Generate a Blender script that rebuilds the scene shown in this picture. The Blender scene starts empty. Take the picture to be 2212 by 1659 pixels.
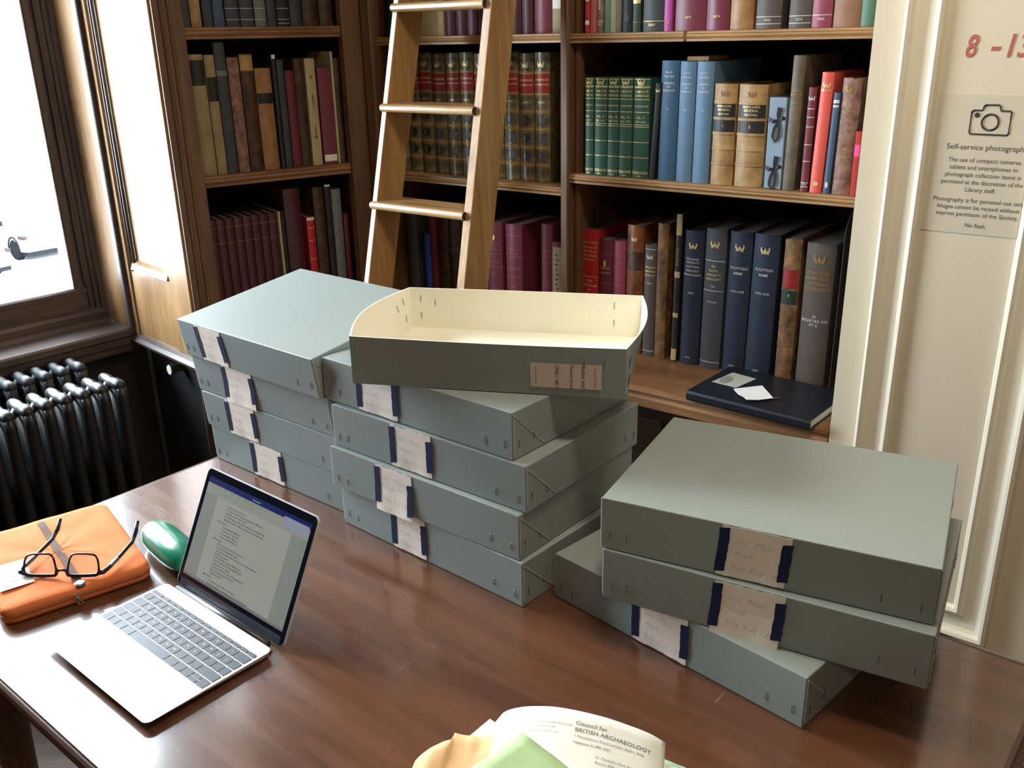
import bpy, bmesh, math, random
from mathutils import Vector, Matrix, noise as mnoise
random.seed(7)
PI = math.pi
R = math.radians
ZT = 0.76                                   # table top height; coordinates below are metres relative to the table top
SC = bpy.context.scene
COL = SC.collection

# ------------------------------------------------------------------ camera
def cam_setup():
    f, pitch, roll, h = 2000.036, 0.358364, -0.0212805, 0.823007
    cp, sp = math.cos(pitch), math.sin(pitch)
    F = Vector((0, cp, -sp)); U = Vector((0, sp, cp)); X = Vector((1, 0, 0))
    c, s = math.cos(roll), math.sin(roll)
    X2 = c*X + s*U; U2 = -s*X + c*U
    m = Matrix.Identity(4)
    for i in range(3):
        m[i][0] = X2[i]; m[i][1] = U2[i]; m[i][2] = -F[i]
    m[0][3], m[1][3], m[2][3] = 0, 0, h + ZT
    cd = bpy.data.cameras.new('camera'); cd.sensor_width = 36; cd.lens = f/2212*36
    cd.clip_start = 0.02; cd.clip_end = 300
    co = bpy.data.objects.new('camera', cd); co.matrix_world = m
    COL.objects.link(co); SC.camera = co
cam_setup()

# ------------------------------------------------------------------ world, sun, lamps, exposure
SC.view_settings.view_transform = 'Standard'
SC.view_settings.look = 'None'
SC.view_settings.gamma = 1.0
SC.view_settings.use_curve_mapping = False
SC.view_settings.exposure = 0.12
WORLD_STRENGTH = 26.0
w = bpy.data.worlds.new('sky'); SC.world = w; w.use_nodes = True
bg = w.node_tree.nodes['Background']
bg.inputs[0].default_value = (0.76, 0.89, 1.0, 1); bg.inputs[1].default_value = WORLD_STRENGTH

def sun_lamp(d, strength, angle, color):
    l = bpy.data.lights.new('sun', 'SUN'); l.energy = strength; l.angle = R(angle); l.color = color
    o = bpy.data.objects.new('sun', l); COL.objects.link(o)
    o.rotation_euler = Vector(d).to_track_quat('-Z', 'Y').to_euler()
    o.location = (-6, 8, 6)
sun_lamp((0.70, -0.56, -0.48), 2.6, 12, (1.0, 0.93, 0.82))

def area_lamp(name, loc, aim, sx, sy, power, color, portal=False):
    l = bpy.data.lights.new(name, 'AREA'); l.shape = 'RECTANGLE'; l.size = sx; l.size_y = sy
    l.energy = power; l.color = color
    if portal: l.cycles.is_portal = True
    o = bpy.data.objects.new(name, l); COL.objects.link(o)
    o.location = loc; o.rotation_euler = Vector(aim).to_track_quat('-Z', 'Y').to_euler()
    return o

# ------------------------------------------------------------------ frames (local x along the wall, local y across it)
class Frame:
    def __init__(s, deg, org=(0, 0)):
        s.a = R(deg); s.o = Vector((org[0], org[1], 0)); s.deg = deg
        s.X = Vector((math.cos(s.a), math.sin(s.a), 0)); s.Y = Vector((-math.sin(s.a), math.cos(s.a), 0))
    def p(s, x, y, z=0): return s.o + s.X*x + s.Y*y + Vector((0, 0, z + ZT))
FR = Frame(-37.7)                                   # bookcase wall
FL = Frame(35.0, (-0.42027, 2.89047))               # corner bookcase on the left
FW = Frame(49.0)                                    # window wall
FS = Frame(135.0, (-0.901, 2.554))                  # shutter in the window reveal
FT = Frame(-40.0)                                   # table
# window light guide and unseen ceiling lamps, the rear one added as fill
area_lamp('window_portal', FW.p(0.68, 3.03, 0.95), -FW.Y, 1.4, 2.0, 1, (1, 1, 1), True)
area_lamp('ceiling_lamp_light', FR.p(-0.35, 1.05, 1.93), (0.12, 0.16, -1), 0.42, 0.42, 22, (1.0, 0.87, 0.69))
area_lamp('ceiling_lamp_light', FR.p(0.9, -1.0, 1.93), (0, 0, -1), 0.42, 0.42, 15, (1.0, 0.80, 0.60))  # fill light added behind the viewer, its lamp out of view

# ------------------------------------------------------------------ materials
def lin(c):
    c = c/255.0
    return c/12.92 if c <= 0.04045 else ((c+0.055)/1.055)**2.4
def rgb(r, g, b): return (lin(r), lin(g), lin(b), 1)
MATS = {}
def base_mat(name):
    m = bpy.data.materials.new(name); m.use_nodes = True
    nt = m.node_tree; b = nt.nodes['Principled BSDF']
    return m, nt, b
def plain(name, col, rough=0.6, metal=0.0, var=0.0, scale=30, bump=0.0, bscale=200, emit=0.0, coat=0.0, spec=0.5):
    if name in MATS: return MATS[name]
    m, nt, b = base_mat(name)
    b.inputs['Base Color'].default_value = col
    b.inputs['Roughness'].default_value = rough
    b.inputs['Metallic'].default_value = metal
    b.inputs['Specular IOR Level'].default_value = spec
    b.inputs['Coat Weight'].default_value = coat
    if emit:
        b.inputs['Emission Color'].default_value = col; b.inputs['Emission Strength'].default_value = emit
    tc = nt.nodes.new('ShaderNodeTexCoord')
    if var:
        n = nt.nodes.new('ShaderNodeTexNoise'); n.inputs['Scale'].default_value = scale; n.inputs['Detail'].default_value = 5
        nt.links.new(tc.outputs['Object'], n.inputs['Vector'])
        mx = nt.nodes.new('ShaderNodeMix'); mx.data_type = 'RGBA'
        mx.inputs[6].default_value = tuple(c*(1-var) for c in col[:3]) + (1,)
        mx.inputs[7].default_value = tuple(min(1, c*(1+var)) for c in col[:3]) + (1,)
        nt.links.new(n.outputs['Fac'], mx.inputs[0]); nt.links.new(mx.outputs[2], b.inputs['Base Color'])
    if bump:
        n2 = nt.nodes.new('ShaderNodeTexNoise'); n2.inputs['Scale'].default_value = bscale
        nt.links.new(tc.outputs['Object'], n2.inputs['Vector'])
        bp = nt.nodes.new('ShaderNodeBump'); bp.inputs['Strength'].default_value = bump; bp.inputs['Distance'].default_value = 0.001
        nt.links.new(n2.outputs['Fac'], bp.inputs['Height']); nt.links.new(bp.outputs['Normal'], b.inputs['Normal'])
    MATS[name] = m
    return m
def wood(name, c1, c2, axis='X', rough=0.35, scale=1.0, coat=0.0, bump=0.15, fine=1.0, rvar=0.1):
    if name in MATS: return MATS[name]
    m, nt, b = base_mat(name)
    tc = nt.nodes.new('ShaderNodeTexCoord'); mp = nt.nodes.new('ShaderNodeMapping')
    s = {'X': (1.2, 14, 14), 'Y': (14, 1.2, 14), 'Z': (14, 14, 1.2)}[axis]
    mp.inputs['Scale'].default_value = tuple(v*scale for v in s)
    nt.links.new(tc.outputs['Object'], mp.inputs['Vector'])
    n = nt.nodes.new('ShaderNodeTexNoise'); n.inputs['Scale'].default_value = 1.6; n.inputs['Detail'].default_value = 7; n.inputs['Distortion'].default_value = 1.1
    nt.links.new(mp.outputs['Vector'], n.inputs['Vector'])
    n2 = nt.nodes.new('ShaderNodeTexNoise'); n2.inputs['Scale'].default_value = 9*fine; n2.inputs['Detail'].default_value = 4
    nt.links.new(mp.outputs['Vector'], n2.inputs['Vector'])
    ad = nt.nodes.new('ShaderNodeMath'); ad.operation = 'MULTIPLY_ADD'
    nt.links.new(n2.outputs['Fac'], ad.inputs[0]); ad.inputs[1].default_value = 0.45
    nt.links.new(n.outputs['Fac'], ad.inputs[2])
    cr = nt.nodes.new('ShaderNodeValToRGB')
    cr.color_ramp.elements[0].position = 0.48; cr.color_ramp.elements[0].color = c1
    cr.color_ramp.elements[1].position = 0.95; cr.color_ramp.elements[1].color = c2
    nt.links.new(ad.outputs[0], cr.inputs['Fac']); nt.links.new(cr.outputs['Color'], b.inputs['Base Color'])
    mr = nt.nodes.new('ShaderNodeMapRange'); mr.inputs['To Min'].default_value = rough - rvar*0.5; mr.inputs['To Max'].default_value = rough + rvar
    nt.links.new(n2.outputs['Fac'], mr.inputs['Value']); nt.links.new(mr.outputs['Result'], b.inputs['Roughness'])
    b.inputs['Coat Weight'].default_value = coat; b.inputs['Coat Roughness'].default_value = 0.12
    if bump:
        bp = nt.nodes.new('ShaderNodeBump'); bp.inputs['Strength'].default_value = bump; bp.inputs['Distance'].default_value = 0.002
        nt.links.new(ad.outputs[0], bp.inputs['Height']); nt.links.new(bp.outputs['Normal'], b.inputs['Normal'])
    MATS[name] = m
    return m
def leather(name, c1, c2, rough=0.42, scale=40):
    if name in MATS: return MATS[name]
    m, nt, b = base_mat(name)
    tc = nt.nodes.new('ShaderNodeTexCoord')
    n = nt.nodes.new('ShaderNodeTexNoise'); n.inputs['Scale'].default_value = scale; n.inputs['Detail'].default_value = 8; n.inputs['Roughness'].default_value = 0.65
    nt.links.new(tc.outputs['Object'], n.inputs['Vector'])
    cr = nt.nodes.new('ShaderNodeValToRGB')
    cr.color_ramp.elements[0].position = 0.35; cr.color_ramp.elements[0].color = c1
    cr.color_ramp.elements[1].position = 0.7; cr.color_ramp.elements[1].color = c2
    nt.links.new(n.outputs['Fac'], cr.inputs['Fac']); nt.links.new(cr.outputs['Color'], b.inputs['Base Color'])
    b.inputs['Roughness'].default_value = rough
    bp = nt.nodes.new('ShaderNodeBump'); bp.inputs['Strength'].default_value = 0.25; bp.inputs['Distance'].default_value = 0.001
    nt.links.new(n.outputs['Fac'], bp.inputs['Height']); nt.links.new(bp.outputs['Normal'], b.inputs['Normal'])
    MATS[name] = m
    return m

M_BOARD = plain('grey_green_board', (0.250, 0.285, 0.268, 1), 0.5, var=0.05, scale=6, bump=0.08, bscale=600)
M_BOARDEDGE = plain('board_edge', (0.50, 0.50, 0.42, 1), 0.7)
M_CREAM = plain('cream_lining', (0.82, 0.79, 0.66, 1), 0.75, var=0.02)
M_PAPER = plain('label_paper', (0.86, 0.77, 0.68, 1), 0.8, var=0.03, scale=60)
M_TAPE = plain('navy_cloth_tape', (0.016, 0.020, 0.062, 1), 0.75, var=0.5, scale=900, bump=0.5, bscale=1500, spec=0.15)
M_PENCIL = plain('pencil', (0.42, 0.38, 0.35, 1), 0.7)
M_STAPLE = plain('staple_steel', (0.12, 0.12, 0.12, 1), 0.4, 0.8)
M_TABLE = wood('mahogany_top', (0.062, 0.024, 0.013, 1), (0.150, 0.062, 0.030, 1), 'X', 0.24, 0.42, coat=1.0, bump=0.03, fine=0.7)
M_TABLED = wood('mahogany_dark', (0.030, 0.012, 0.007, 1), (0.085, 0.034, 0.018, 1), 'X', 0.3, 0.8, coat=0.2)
M_OAK = wood('ladder_oak', (0.28, 0.145, 0.055, 1), (0.52, 0.31, 0.13, 1), 'Z', 0.30, 1.2, bump=0.12, coat=0.5)
M_OAKX = wood('ladder_oak_tread', (0.30, 0.16, 0.06, 1), (0.55, 0.34, 0.15, 1), 'X', 0.30, 1.2, bump=0.12, coat=0.5)
M_ENDG = plain('tread_end_grain', (0.05, 0.02, 0.015, 1), 0.6)
M_SHELF = wood('shelf_oak', (0.22, 0.115, 0.048, 1), (0.46, 0.27, 0.12, 1), 'X', 0.42, 1.0, bump=0.2)
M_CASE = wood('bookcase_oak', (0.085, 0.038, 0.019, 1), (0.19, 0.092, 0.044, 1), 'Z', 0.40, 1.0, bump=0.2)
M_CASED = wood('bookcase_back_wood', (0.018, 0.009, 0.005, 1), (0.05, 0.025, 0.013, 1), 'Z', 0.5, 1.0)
M_BASEW = wood('base_ledge_wood', (0.13, 0.055, 0.025, 1), (0.30, 0.15, 0.065, 1), 'X', 0.36, 1.0, coat=0.1)
M_WIN = wood('window_frame_wood', (0.055, 0.038, 0.034, 1), (0.11, 0.076, 0.066, 1), 'Z', 0.34, 1.0)
M_WINX = wood('window_sill_wood', (0.055, 0.038, 0.034, 1), (0.12, 0.082, 0.070, 1), 'X', 0.32, 1.0)
M_SHUT = wood('golden_oak_panel', (0.19, 0.095, 0.036, 1), (0.38, 0.22, 0.095, 1), 'Z', 0.28, 1.0, coat=0.25, bump=0.1)
M_DARK = plain('dark_recess', (0.012, 0.011, 0.013, 1), 0.6)
M_WHITE = plain('cream_wall_paint', (0.68, 0.59, 0.44, 1), 0.45, var=0.02, scale=3)
M_WHITEG = plain('cream_gloss_moulding', (0.82, 0.75, 0.60, 1), 0.30)
M_PLASTER = plain('plaster', (0.30, 0.26, 0.21, 1), 0.8)
M_GOLD = plain('gilt', (0.78, 0.60, 0.27, 1), 0.38, 0.35)
M_PAGE = plain('page_edges', (0.36, 0.32, 0.27, 1), 0.85, var=0.2, scale=90)
M_PAGED = plain('dusty_page_edges', (0.17, 0.15, 0.14, 1), 0.85, var=0.2, scale=90)
M_BLACK = plain('black_ink', (0.02, 0.018, 0.018, 1), 0.5)

# ------------------------------------------------------------------ mesh helper
class MB:
    def __init__(s): s.v = []; s.f = []; s.m = []
    def add(s, vs, fs, mi=0, M=None):
        o = len(s.v)
        for p in vs:
            p = Vector(p)
            s.v.append(tuple(M @ p) if M else tuple(p))
        for f in fs: s.f.append(tuple(i+o for i in f)); s.m.append(mi)
        return s
    def box(s, x0, x1, y0, y1, z0, z1, mi=0, M=None):
        vs = [(x0,y0,z0),(x1,y0,z0),(x1,y1,z0),(x0,y1,z0),(x0,y0,z1),(x1,y0,z1),(x1,y1,z1),(x0,y1,z1)]
        return s.hexa(vs, mi, M)
    def hexa(s, vs, mi=0, M=None):
        return s.add(vs, [(0,3,2,1),(4,5,6,7),(0,1,5,4),(1,2,6,5),(2,3,7,6),(3,0,4,7)], mi, M)
    def prism(s, pts, z0, z1, mi=0, M=None, axis='z'):
        n = len(pts)
        if axis == 'z': vs = [(a,b,z0) for a,b in pts] + [(a,b,z1) for a,b in pts]
        elif axis == 'x': vs = [(z0,a,b) for a,b in pts] + [(z1,a,b) for a,b in pts]
        else: vs = [(a,z0,b) for a,b in pts] + [(a,z1,b) for a,b in pts]
        fs = [tuple(range(n))[::-1], tuple(range(n, 2*n))] + [(i,(i+1)%n,(i+1)%n+n,i+n) for i in range(n)]
        return s.add(vs, fs, mi, M)
    def tube(s, path, r, n=8, mi=0, closed=False, M=None, cap=True):
        path = [Vector(p) for p in path]; N = len(path); rings = []
        rr = r if isinstance(r, (list, tuple)) else [r]*N
        up = Vector((0, 0, 1)); vs = []
        for i, p in enumerate(path):
            if closed: t = path[(i+1) % N] - path[i-1]
            else: t = path[min(i+1, N-1)] - path[max(i-1, 0)]
            t.normalize()
            a = t.cross(up)
            if a.length < 1e-3: a = t.cross(Vector((0, 1, 0)))
            a.normalize(); b = t.cross(a)
            for k in range(n):
                q = 2*PI*k/n
                vs.append(p + (a*math.cos(q) + b*math.sin(q))*rr[i])
        fs = []
        for i in range(N if closed else N-1):
            j = (i+1) % N
            for k in range(n):
                l = (k+1) % n
                fs.append((i*n+k, i*n+l, j*n+l, j*n+k))
        if cap and not closed:
            fs.append(tuple(range(n))[::-1]); fs.append(tuple((N-1)*n+k for k in range(n)))
        return s.add(vs, fs, mi, M)
    def lathe(s, prof, n=20, mi=0, M=None):
        vs = []; fs = []
        for r, z in prof:
            for k in range(n): vs.append((r*math.cos(2*PI*k/n), r*math.sin(2*PI*k/n), z))
        for i in range(len(prof)-1):
            for k in range(n):
                l = (k+1) % n; fs.append((i*n+k, i*n+l, (i+1)*n+l, (i+1)*n+k))
        fs.append(tuple(range(n))[::-1]); fs.append(tuple((len(prof)-1)*n+k for k in range(n)))
        return s.add(vs, fs, mi, M)
    def grid(s, fn, nu, nv, mi=0, M=None):
        vs = [fn(i/nu, j/nv) for j in range(nv+1) for i in range(nu+1)]
        fs = [(j*(nu+1)+i, j*(nu+1)+i+1, (j+1)*(nu+1)+i+1, (j+1)*(nu+1)+i) for j in range(nv) for i in range(nu)]
        return s.add(vs, fs, mi, M)
    def build(s, name, mats, parent=None, bevel=0, smooth=False, seg=2, fix=True):
        me = bpy.data.meshes.new(name); me.from_pydata(s.v, [], s.f)
        if not isinstance(mats, (list, tuple)): mats = [mats]
        for m in mats: me.materials.append(m)
        if len(mats) > 1: me.polygons.foreach_set('material_index', s.m)
        if fix:
            bm = bmesh.new(); bm.from_mesh(me); bmesh.ops.recalc_face_normals(bm, faces=bm.faces); bm.to_mesh(me); bm.free()
        if smooth:
            me.polygons.foreach_set('use_smooth', [True]*len(me.polygons))
        me.update()
        o = bpy.data.objects.new(name, me); COL.objects.link(o)
        if parent: o.parent = parent
        if bevel:
            b = o.modifiers.new('bevel', 'BEVEL'); b.width = bevel; b.segments = seg; b.limit_method = 'ANGLE'; b.angle_limit = R(40)
        return o
def tag(o, label=None, cat=None, group=None, kind=None):
    if label: o['label'] = label
    if cat: o['category'] = cat
    if group: o['group'] = group
    if kind: o['kind'] = kind
    return o
def thing(name, label, cat, loc, rz=0, group=None, rot=None):
    o = bpy.data.objects.new(name, None); COL.objects.link(o); o.empty_display_size = 0.05
    o.location = loc; o.rotation_euler = rot if rot else (0, 0, rz)
    return tag(o, label, cat, group)
def struct(name, mb, mats, F=None, **k):
    o = mb.build(name, mats, **k); o['kind'] = 'structure'
    if F: o.location = F.p(0, 0, 0); o.rotation_euler = (0, 0, F.a)
    else: o.location = (0, 0, ZT)
    return o
def smoothby(o, deg=35):
    o.data.polygons.foreach_set('use_smooth', [True]*len(o.data.polygons))
    o.data.set_sharp_from_angle(angle=R(deg)) if hasattr(o.data, 'set_sharp_from_angle') else None

# text -> flat mesh data (x right, y up, baseline at 0), cached
TXT = {}
def text_mesh(txt, size, align='CENTER', shear=0.0, bold=0.0, spacing=1.0, sx=1.0):
    key = (txt, align, shear, bold, spacing)
    if key not in TXT:
        cu = bpy.data.curves.new('t', 'FONT'); cu.body = txt; cu.size = 1; cu.align_x = align; cu.shear = shear
        cu.resolution_u = 2; cu.offset = bold; cu.space_character = spacing
        o = bpy.data.objects.new('t', cu); COL.objects.link(o)
        dg = bpy.context.evaluated_depsgraph_get(); ev = o.evaluated_get(dg); me = ev.to_mesh()
        TXT[key] = ([tuple(v.co[:2]) for v in me.vertices], [tuple(p.vertices) for p in me.polygons])
        ev.to_mesh_clear(); bpy.data.objects.remove(o); bpy.data.curves.remove(cu)
    vs, fs = TXT[key]
    return [(x*size*sx, y*size) for x, y in vs], fs

# ------------------------------------------------------------------ room shell
M_OAKW = wood('dark_oak_panelling', (0.045, 0.022, 0.012, 1), (0.10, 0.05, 0.026, 1), 'Z', 0.5, 0.5)
def room():
    ceil = 2.05
    C = FR.p(-2.09, 2.03); W0 = FW.p(1.386, 2.79); W1 = FW.p(-3.6, 2.79)
    E = FR.p(2.3, 1.88); B = FR.p(2.3, -2.6)
    poly = [FL.p(0, 0.5), FR.p(-2.2, 2.6), FR.p(-0.5, 2.6), FR.p(-0.5, 1.9), E, B, W1, FW.p(-3.6, 3.1), FW.p(1.5, 3.1), FS.p(-0.1, -0.2), FL.p(-0.7, 0.5)]
    fl = MB().prism([(p.x, p.y) for p in poly], -ZT-0.05, -ZT)
    o = struct('floor', fl, wood('floor_boards', (0.05, 0.025, 0.014, 1), (0.12, 0.06, 0.032, 1), 'X', 0.35, 0.6))
    ce = MB().prism([(p.x, p.y) for p in poly], ceil, ceil+0.05)
    struct('ceiling', ce, M_PLASTER)
    # right wall with the painted panelling; stands in front of the end of the bookcases
    m = MB().box(-0.583, 2.3, 1.88, 2.64, -ZT, ceil)
    wr = struct('wall_right', m, M_WHITE, FR)
    # wall behind the bookcases
    struct('wall_behind_bookcases', MB().box(-2.25, -0.585, 2.56, 2.64, -ZT, ceil), M_PLASTER, FR)
    struct('wall_left_corner', MB().box(-0.62, 0.1, 0.46, 0.54, -ZT, ceil), M_PLASTER, FL)
    cp = [FR.p(-2.0895, 2.035), FR.p(-2.0895, 2.64), FL.p(0.0006, 0.54), FL.p(0.0006, 0.006)]
    struct('trim_4', MB().prism([(q.x, q.y) for q in cp], -ZT, ceil), M_CASE)
    struct('wall_end', MB().box(2.3, 2.4, -3.0, 2.0, -ZT, ceil), M_OAKW, FR)
    # window wall: under the sill, above the window, left of the window
    m = MB()
    m.box(-3.6, 1.62, 2.86, 3.10, -ZT, -0.06)
    m.box(-3.6, 1.40, 2.93, 3.10, 1.95, ceil)
    m.box(-3.6, 0.02, 2.86, 3.10, -0.06, 1.95)
    struct('wall_window', m, plain('dark_panelled_wall', (0.035, 0.024, 0.020, 1), 0.5), FW)
    # back wall
    d = (B - W1); L = d.length; a = math.atan2(d.y, d.x)
    m = MB().box(-0.8, L+0.4, -0.1, 0, -ZT, ceil)
    o = struct('wall_back', m, M_OAKW); o.location = (W1.x, W1.y, ZT); o.rotation_euler = (0, 0, a)
    # skirting under the painted wall
    m = MB().prism([(1.862, -ZT), (1.862, -0.66), (1.872, -0.645), (1.88, -0.645), (1.88, -ZT)], -0.583, 2.3, axis='x')
    struct('baseboard_right', m, plain('dark_skirting', (0.05, 0.035, 0.03, 1), 0.4), FR)
    # panel mouldings on the painted wall
    def frame_moulding(x0, x1, z0, z1, name):
        # profile: (distance inwards from outer edge, height in front of wall)
        prof = [(0, 0), (0.002, 0.016), (0.008, 0.020), (0.014, 0.017), (0.017, 0.006), (0.024, 0.002), (0.038, 0.001), (0.052, 0.004), (0.056, 0.011), (0.062, 0.014), (0.068, 0.010), (0.070, 0.004), (0.072, 0)]
        m = MB(); vs = []; n = len(prof)
        for cx, cz, sx, sz in ((x0, z0, 1, 1), (x1, z0, -1, 1), (x1, z1, -1, -1), (x0, z1, 1, -1)):
            for d, h in prof: vs.append((cx + sx*d, 1.880 - h, cz + sz*d))
        fs = []
        for k in range(4):
            j = (k+1) % 4
            for i in range(n-1): fs.append((k*n+i, k*n+i+1, j*n+i+1, j*n+i))
        m.add(vs, fs)
        return m.build(name, M_WHITEG, wr)
    frame_moulding(-0.528, -0.214, -0.39, 1.55, 'panel_moulding')
    frame_moulding(-0.10, 1.5, -0.39, 1.55, 'panel_moulding')
room()
def ceiling_lamp(s, t, label):
    o = thing('ceiling_lamp', label, 'lamp', FR.p(s, t, 1.95), FR.a)
    MB().box(-0.25, 0.25, -0.25, 0.25, 0.0, 0.03).build('housing', plain('lamp_housing', (0.7, 0.68, 0.62, 1), 0.5), o, bevel=0.01)
    m = MB()
    for x, y in ((-0.2, -0.2), (0.2, -0.2), (0.2, 0.2), (-0.2, 0.2)): m.tube([(x, y, 0.03), (x, y, 0.1)], 0.006, 6)
    m.build('hanger', MATS['lamp_housing'], o)
ceiling_lamp(-0.35, 1.05, 'square ceiling lamp over the table')
ceiling_lamp(0.9, -1.0, 'added square fill lamp on the ceiling behind the viewer')

# ------------------------------------------------------------------ window
def window():
    x0, x1, y, zb, zt = 0.02, 1.352, 2.93, -0.022, 1.95
    fr = MB()
    fr.box(x0, x0+0.08, y, y+0.09, zb, zt)
    # right jamb: stepped mouldings
    fr.box(x1-0.016, x1, y-0.006, y+0.09, zb, zt)
    fr.box(x1-0.030, x1-0.018, y+0.004, y+0.09, zb, zt)
    fr.box(x1-0.046, x1-0.031, y+0.012, y+0.09, zb, zt)
    fr.box(x1-0.082, x1-0.046, y+0.024, y+0.09, zb, zt)
    fr.tube([(x1-0.047, y+0.014, zb+0.13), (x1-0.047, y+0.014, zt)], 0.005, 8)
    fr.tube([(x1-0.080, y+0.024, zb+0.12), (x1-0.080, y+0.024, zt)], 0.004, 8)
    fr.box(x0, x1, y, y+0.09, zt-0.1, zt)
    o = struct('window_1', fr, M_WIN, FW)
    r = MB()
    r.box(x0, x1, y+0.022, y+0.08, zb, zb+0.110)
    r.prism([(y+0.022, zb+0.05), (y-0.004, zb+0.045), (y-0.008, zb+0.035), (y-0.008, zb), (y+0.03, zb)], x0, x1, axis='x')
    r.prism([(y+0.016, zb+0.113), (y+0.024, zb+0.118), (y+0.05, zb+0.118), (y+0.05, zb+0.10), (y+0.016, zb+0.10)], x0, x1, axis='x')
    r.box(x0, x1, y+0.03, y+0.075, 1.15, 1.20)
    r.build('bottom_rail', M_WINX, o)
    gm = bpy.data.materials.new('window_glass'); gm.use_nodes = True; nt = gm.node_tree; nt.nodes.clear()
    out = nt.nodes.new('ShaderNodeOutputMaterial'); mx = nt.nodes.new('ShaderNodeMixShader'); tr = nt.nodes.new('ShaderNodeBsdfTransparent'); gl = nt.nodes.new('ShaderNodeBsdfGlossy')
    fz = nt.nodes.new('ShaderNodeLayerWeight'); fz.inputs[0].default_value = 0.12; gl.inputs['Roughness'].default_value = 0.02
    nt.links.new(fz.outputs['Fresnel'], mx.inputs[0]); nt.links.new(tr.outputs[0], mx.inputs[1]); nt.links.new(gl.outputs[0], mx.inputs[2]); nt.links.new(mx.outputs[0], out.inputs[0])
    for a, b in ((x0+0.08, x1-0.082),):
        g = MB().box(a, b, y+0.055, y+0.058, zb+0.11, zt-0.1); g.build('glass', gm, o)
    # reveal strip at the right, front post
    struct('trim_1', MB().box(1.352, 1.386, 2.795, 3.05, -0.02, 1.95), M_SHUT, FW)
    p = MB().box(1.346, 1.372, 2.778, 2.797, -0.02, 2.05); p.tube([(1.350, 2.777, -0.02), (1.350, 2.777, 2.05)], 0.005, 8); p.tube([(1.366, 2.777, -0.02), (1.366, 2.777, 2.05)], 0.004, 8)
    struct('trim_2', p, M_WIN, FW)
    s = MB()
    s.prism([(2.785, -0.022), (2.779, -0.028), (2.779, -0.046), (2.790, -0.052), (2.790, -0.075), (2.797, -0.082), (2.797, -0.10), (2.93, -0.10), (2.93, -0.022)], x0-0.1, 1.384, axis='x')
    s.prism([(2.91, -0.022), (2.925, -0.008), (2.94, -0.006), (2.94, -0.022)], x0, x1, axis='x')
    struct('trim_3', s, M_WINX, FW)
window()

# ------------------------------------------------------------------ window reveal: shutter panelling and the cupboard below
def shutter():
    t = thing('window_shutter', 'golden oak panelled shutter glowing beside the window', 'shutter', FS.p(0, 0, -0.04), FS.a)
    H = 2.08
    m = MB().box(0.006, 0.424, -0.03, -0.006, 0, H); m.build('panel', M_SHUT, t)
    # frame members stand in front of the field panel; lower raised rail
    st = MB()
    st.box(0.006, 0.125, -0.006, 0.006, 0, H)
    st.box(0.395, 0.424, -0.006, 0.006, 0, H)
    st.build('stile', M_SHUT, t, bevel=0.002)
    ml = MB()
    ml.box(0.125, 0.395, -0.008, 0.0, 0.0, 0.215); ml.build('bottom_rail', M_SHUT, t)
    k = MB()
    k.prism([(-0.006, 0.215), (0.013, 0.218), (0.006, 0.236), (-0.006, 0.245)], 0.125, 0.36, axis='x')
    k.build('rail_moulding', M_SHUT, t)
    v = MB()
    v.tube([(0.352, 0.002, 0.23), (0.352, 0.002, H)], 0.005, 8); v.tube([(0.366, 0.004, 0.21), (0.366, 0.004, H)], 0.004, 8)
    v.build('upright_moulding', M_WIN, t, smooth=True)
    c = thing('window_cupboard', 'dark low cupboard below the oak shutter with a round pale knob', 'cupboard', FS.p(0, 0, -ZT), FS.a)
    b = MB().box(0.0, 0.428, -0.05, -0.035, 0, ZT-0.10); b.build('front', M_DARK, c)
    l = MB()
    l.prism([(-0.05, 0.72), (-0.05, 0.682), (0.0, 0.682), (0.018, 0.690), (0.022, 0.700), (0.010, 0.708), (0.004, 0.72)], -0.01, 0.43, axis='x')
    l.build('ledge', M_WINX, c)
    kb = MB(); Mk = Matrix.Translation((0.205, -0.035, 0.645)) @ Matrix.Rotation(-PI/2, 4, 'X')
    kb.lathe([(0.014, 0), (0.012, 0.025), (0.0165, 0.028), (0.0165, 0.045)], 20, 0, Mk)
    kb.lathe([(0.0155, 0.045), (0.0145, 0.047)], 20, 1, Mk)
    tag(kb.build('knob', [plain('dark_brass', (0.10, 0.085, 0.05, 1), 0.4, 0.6), plain('ivory', (0.75, 0.74, 0.62, 1), 0.4)], c, smooth=False), 'round knob with a pale ivory face')
shutter()

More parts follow.
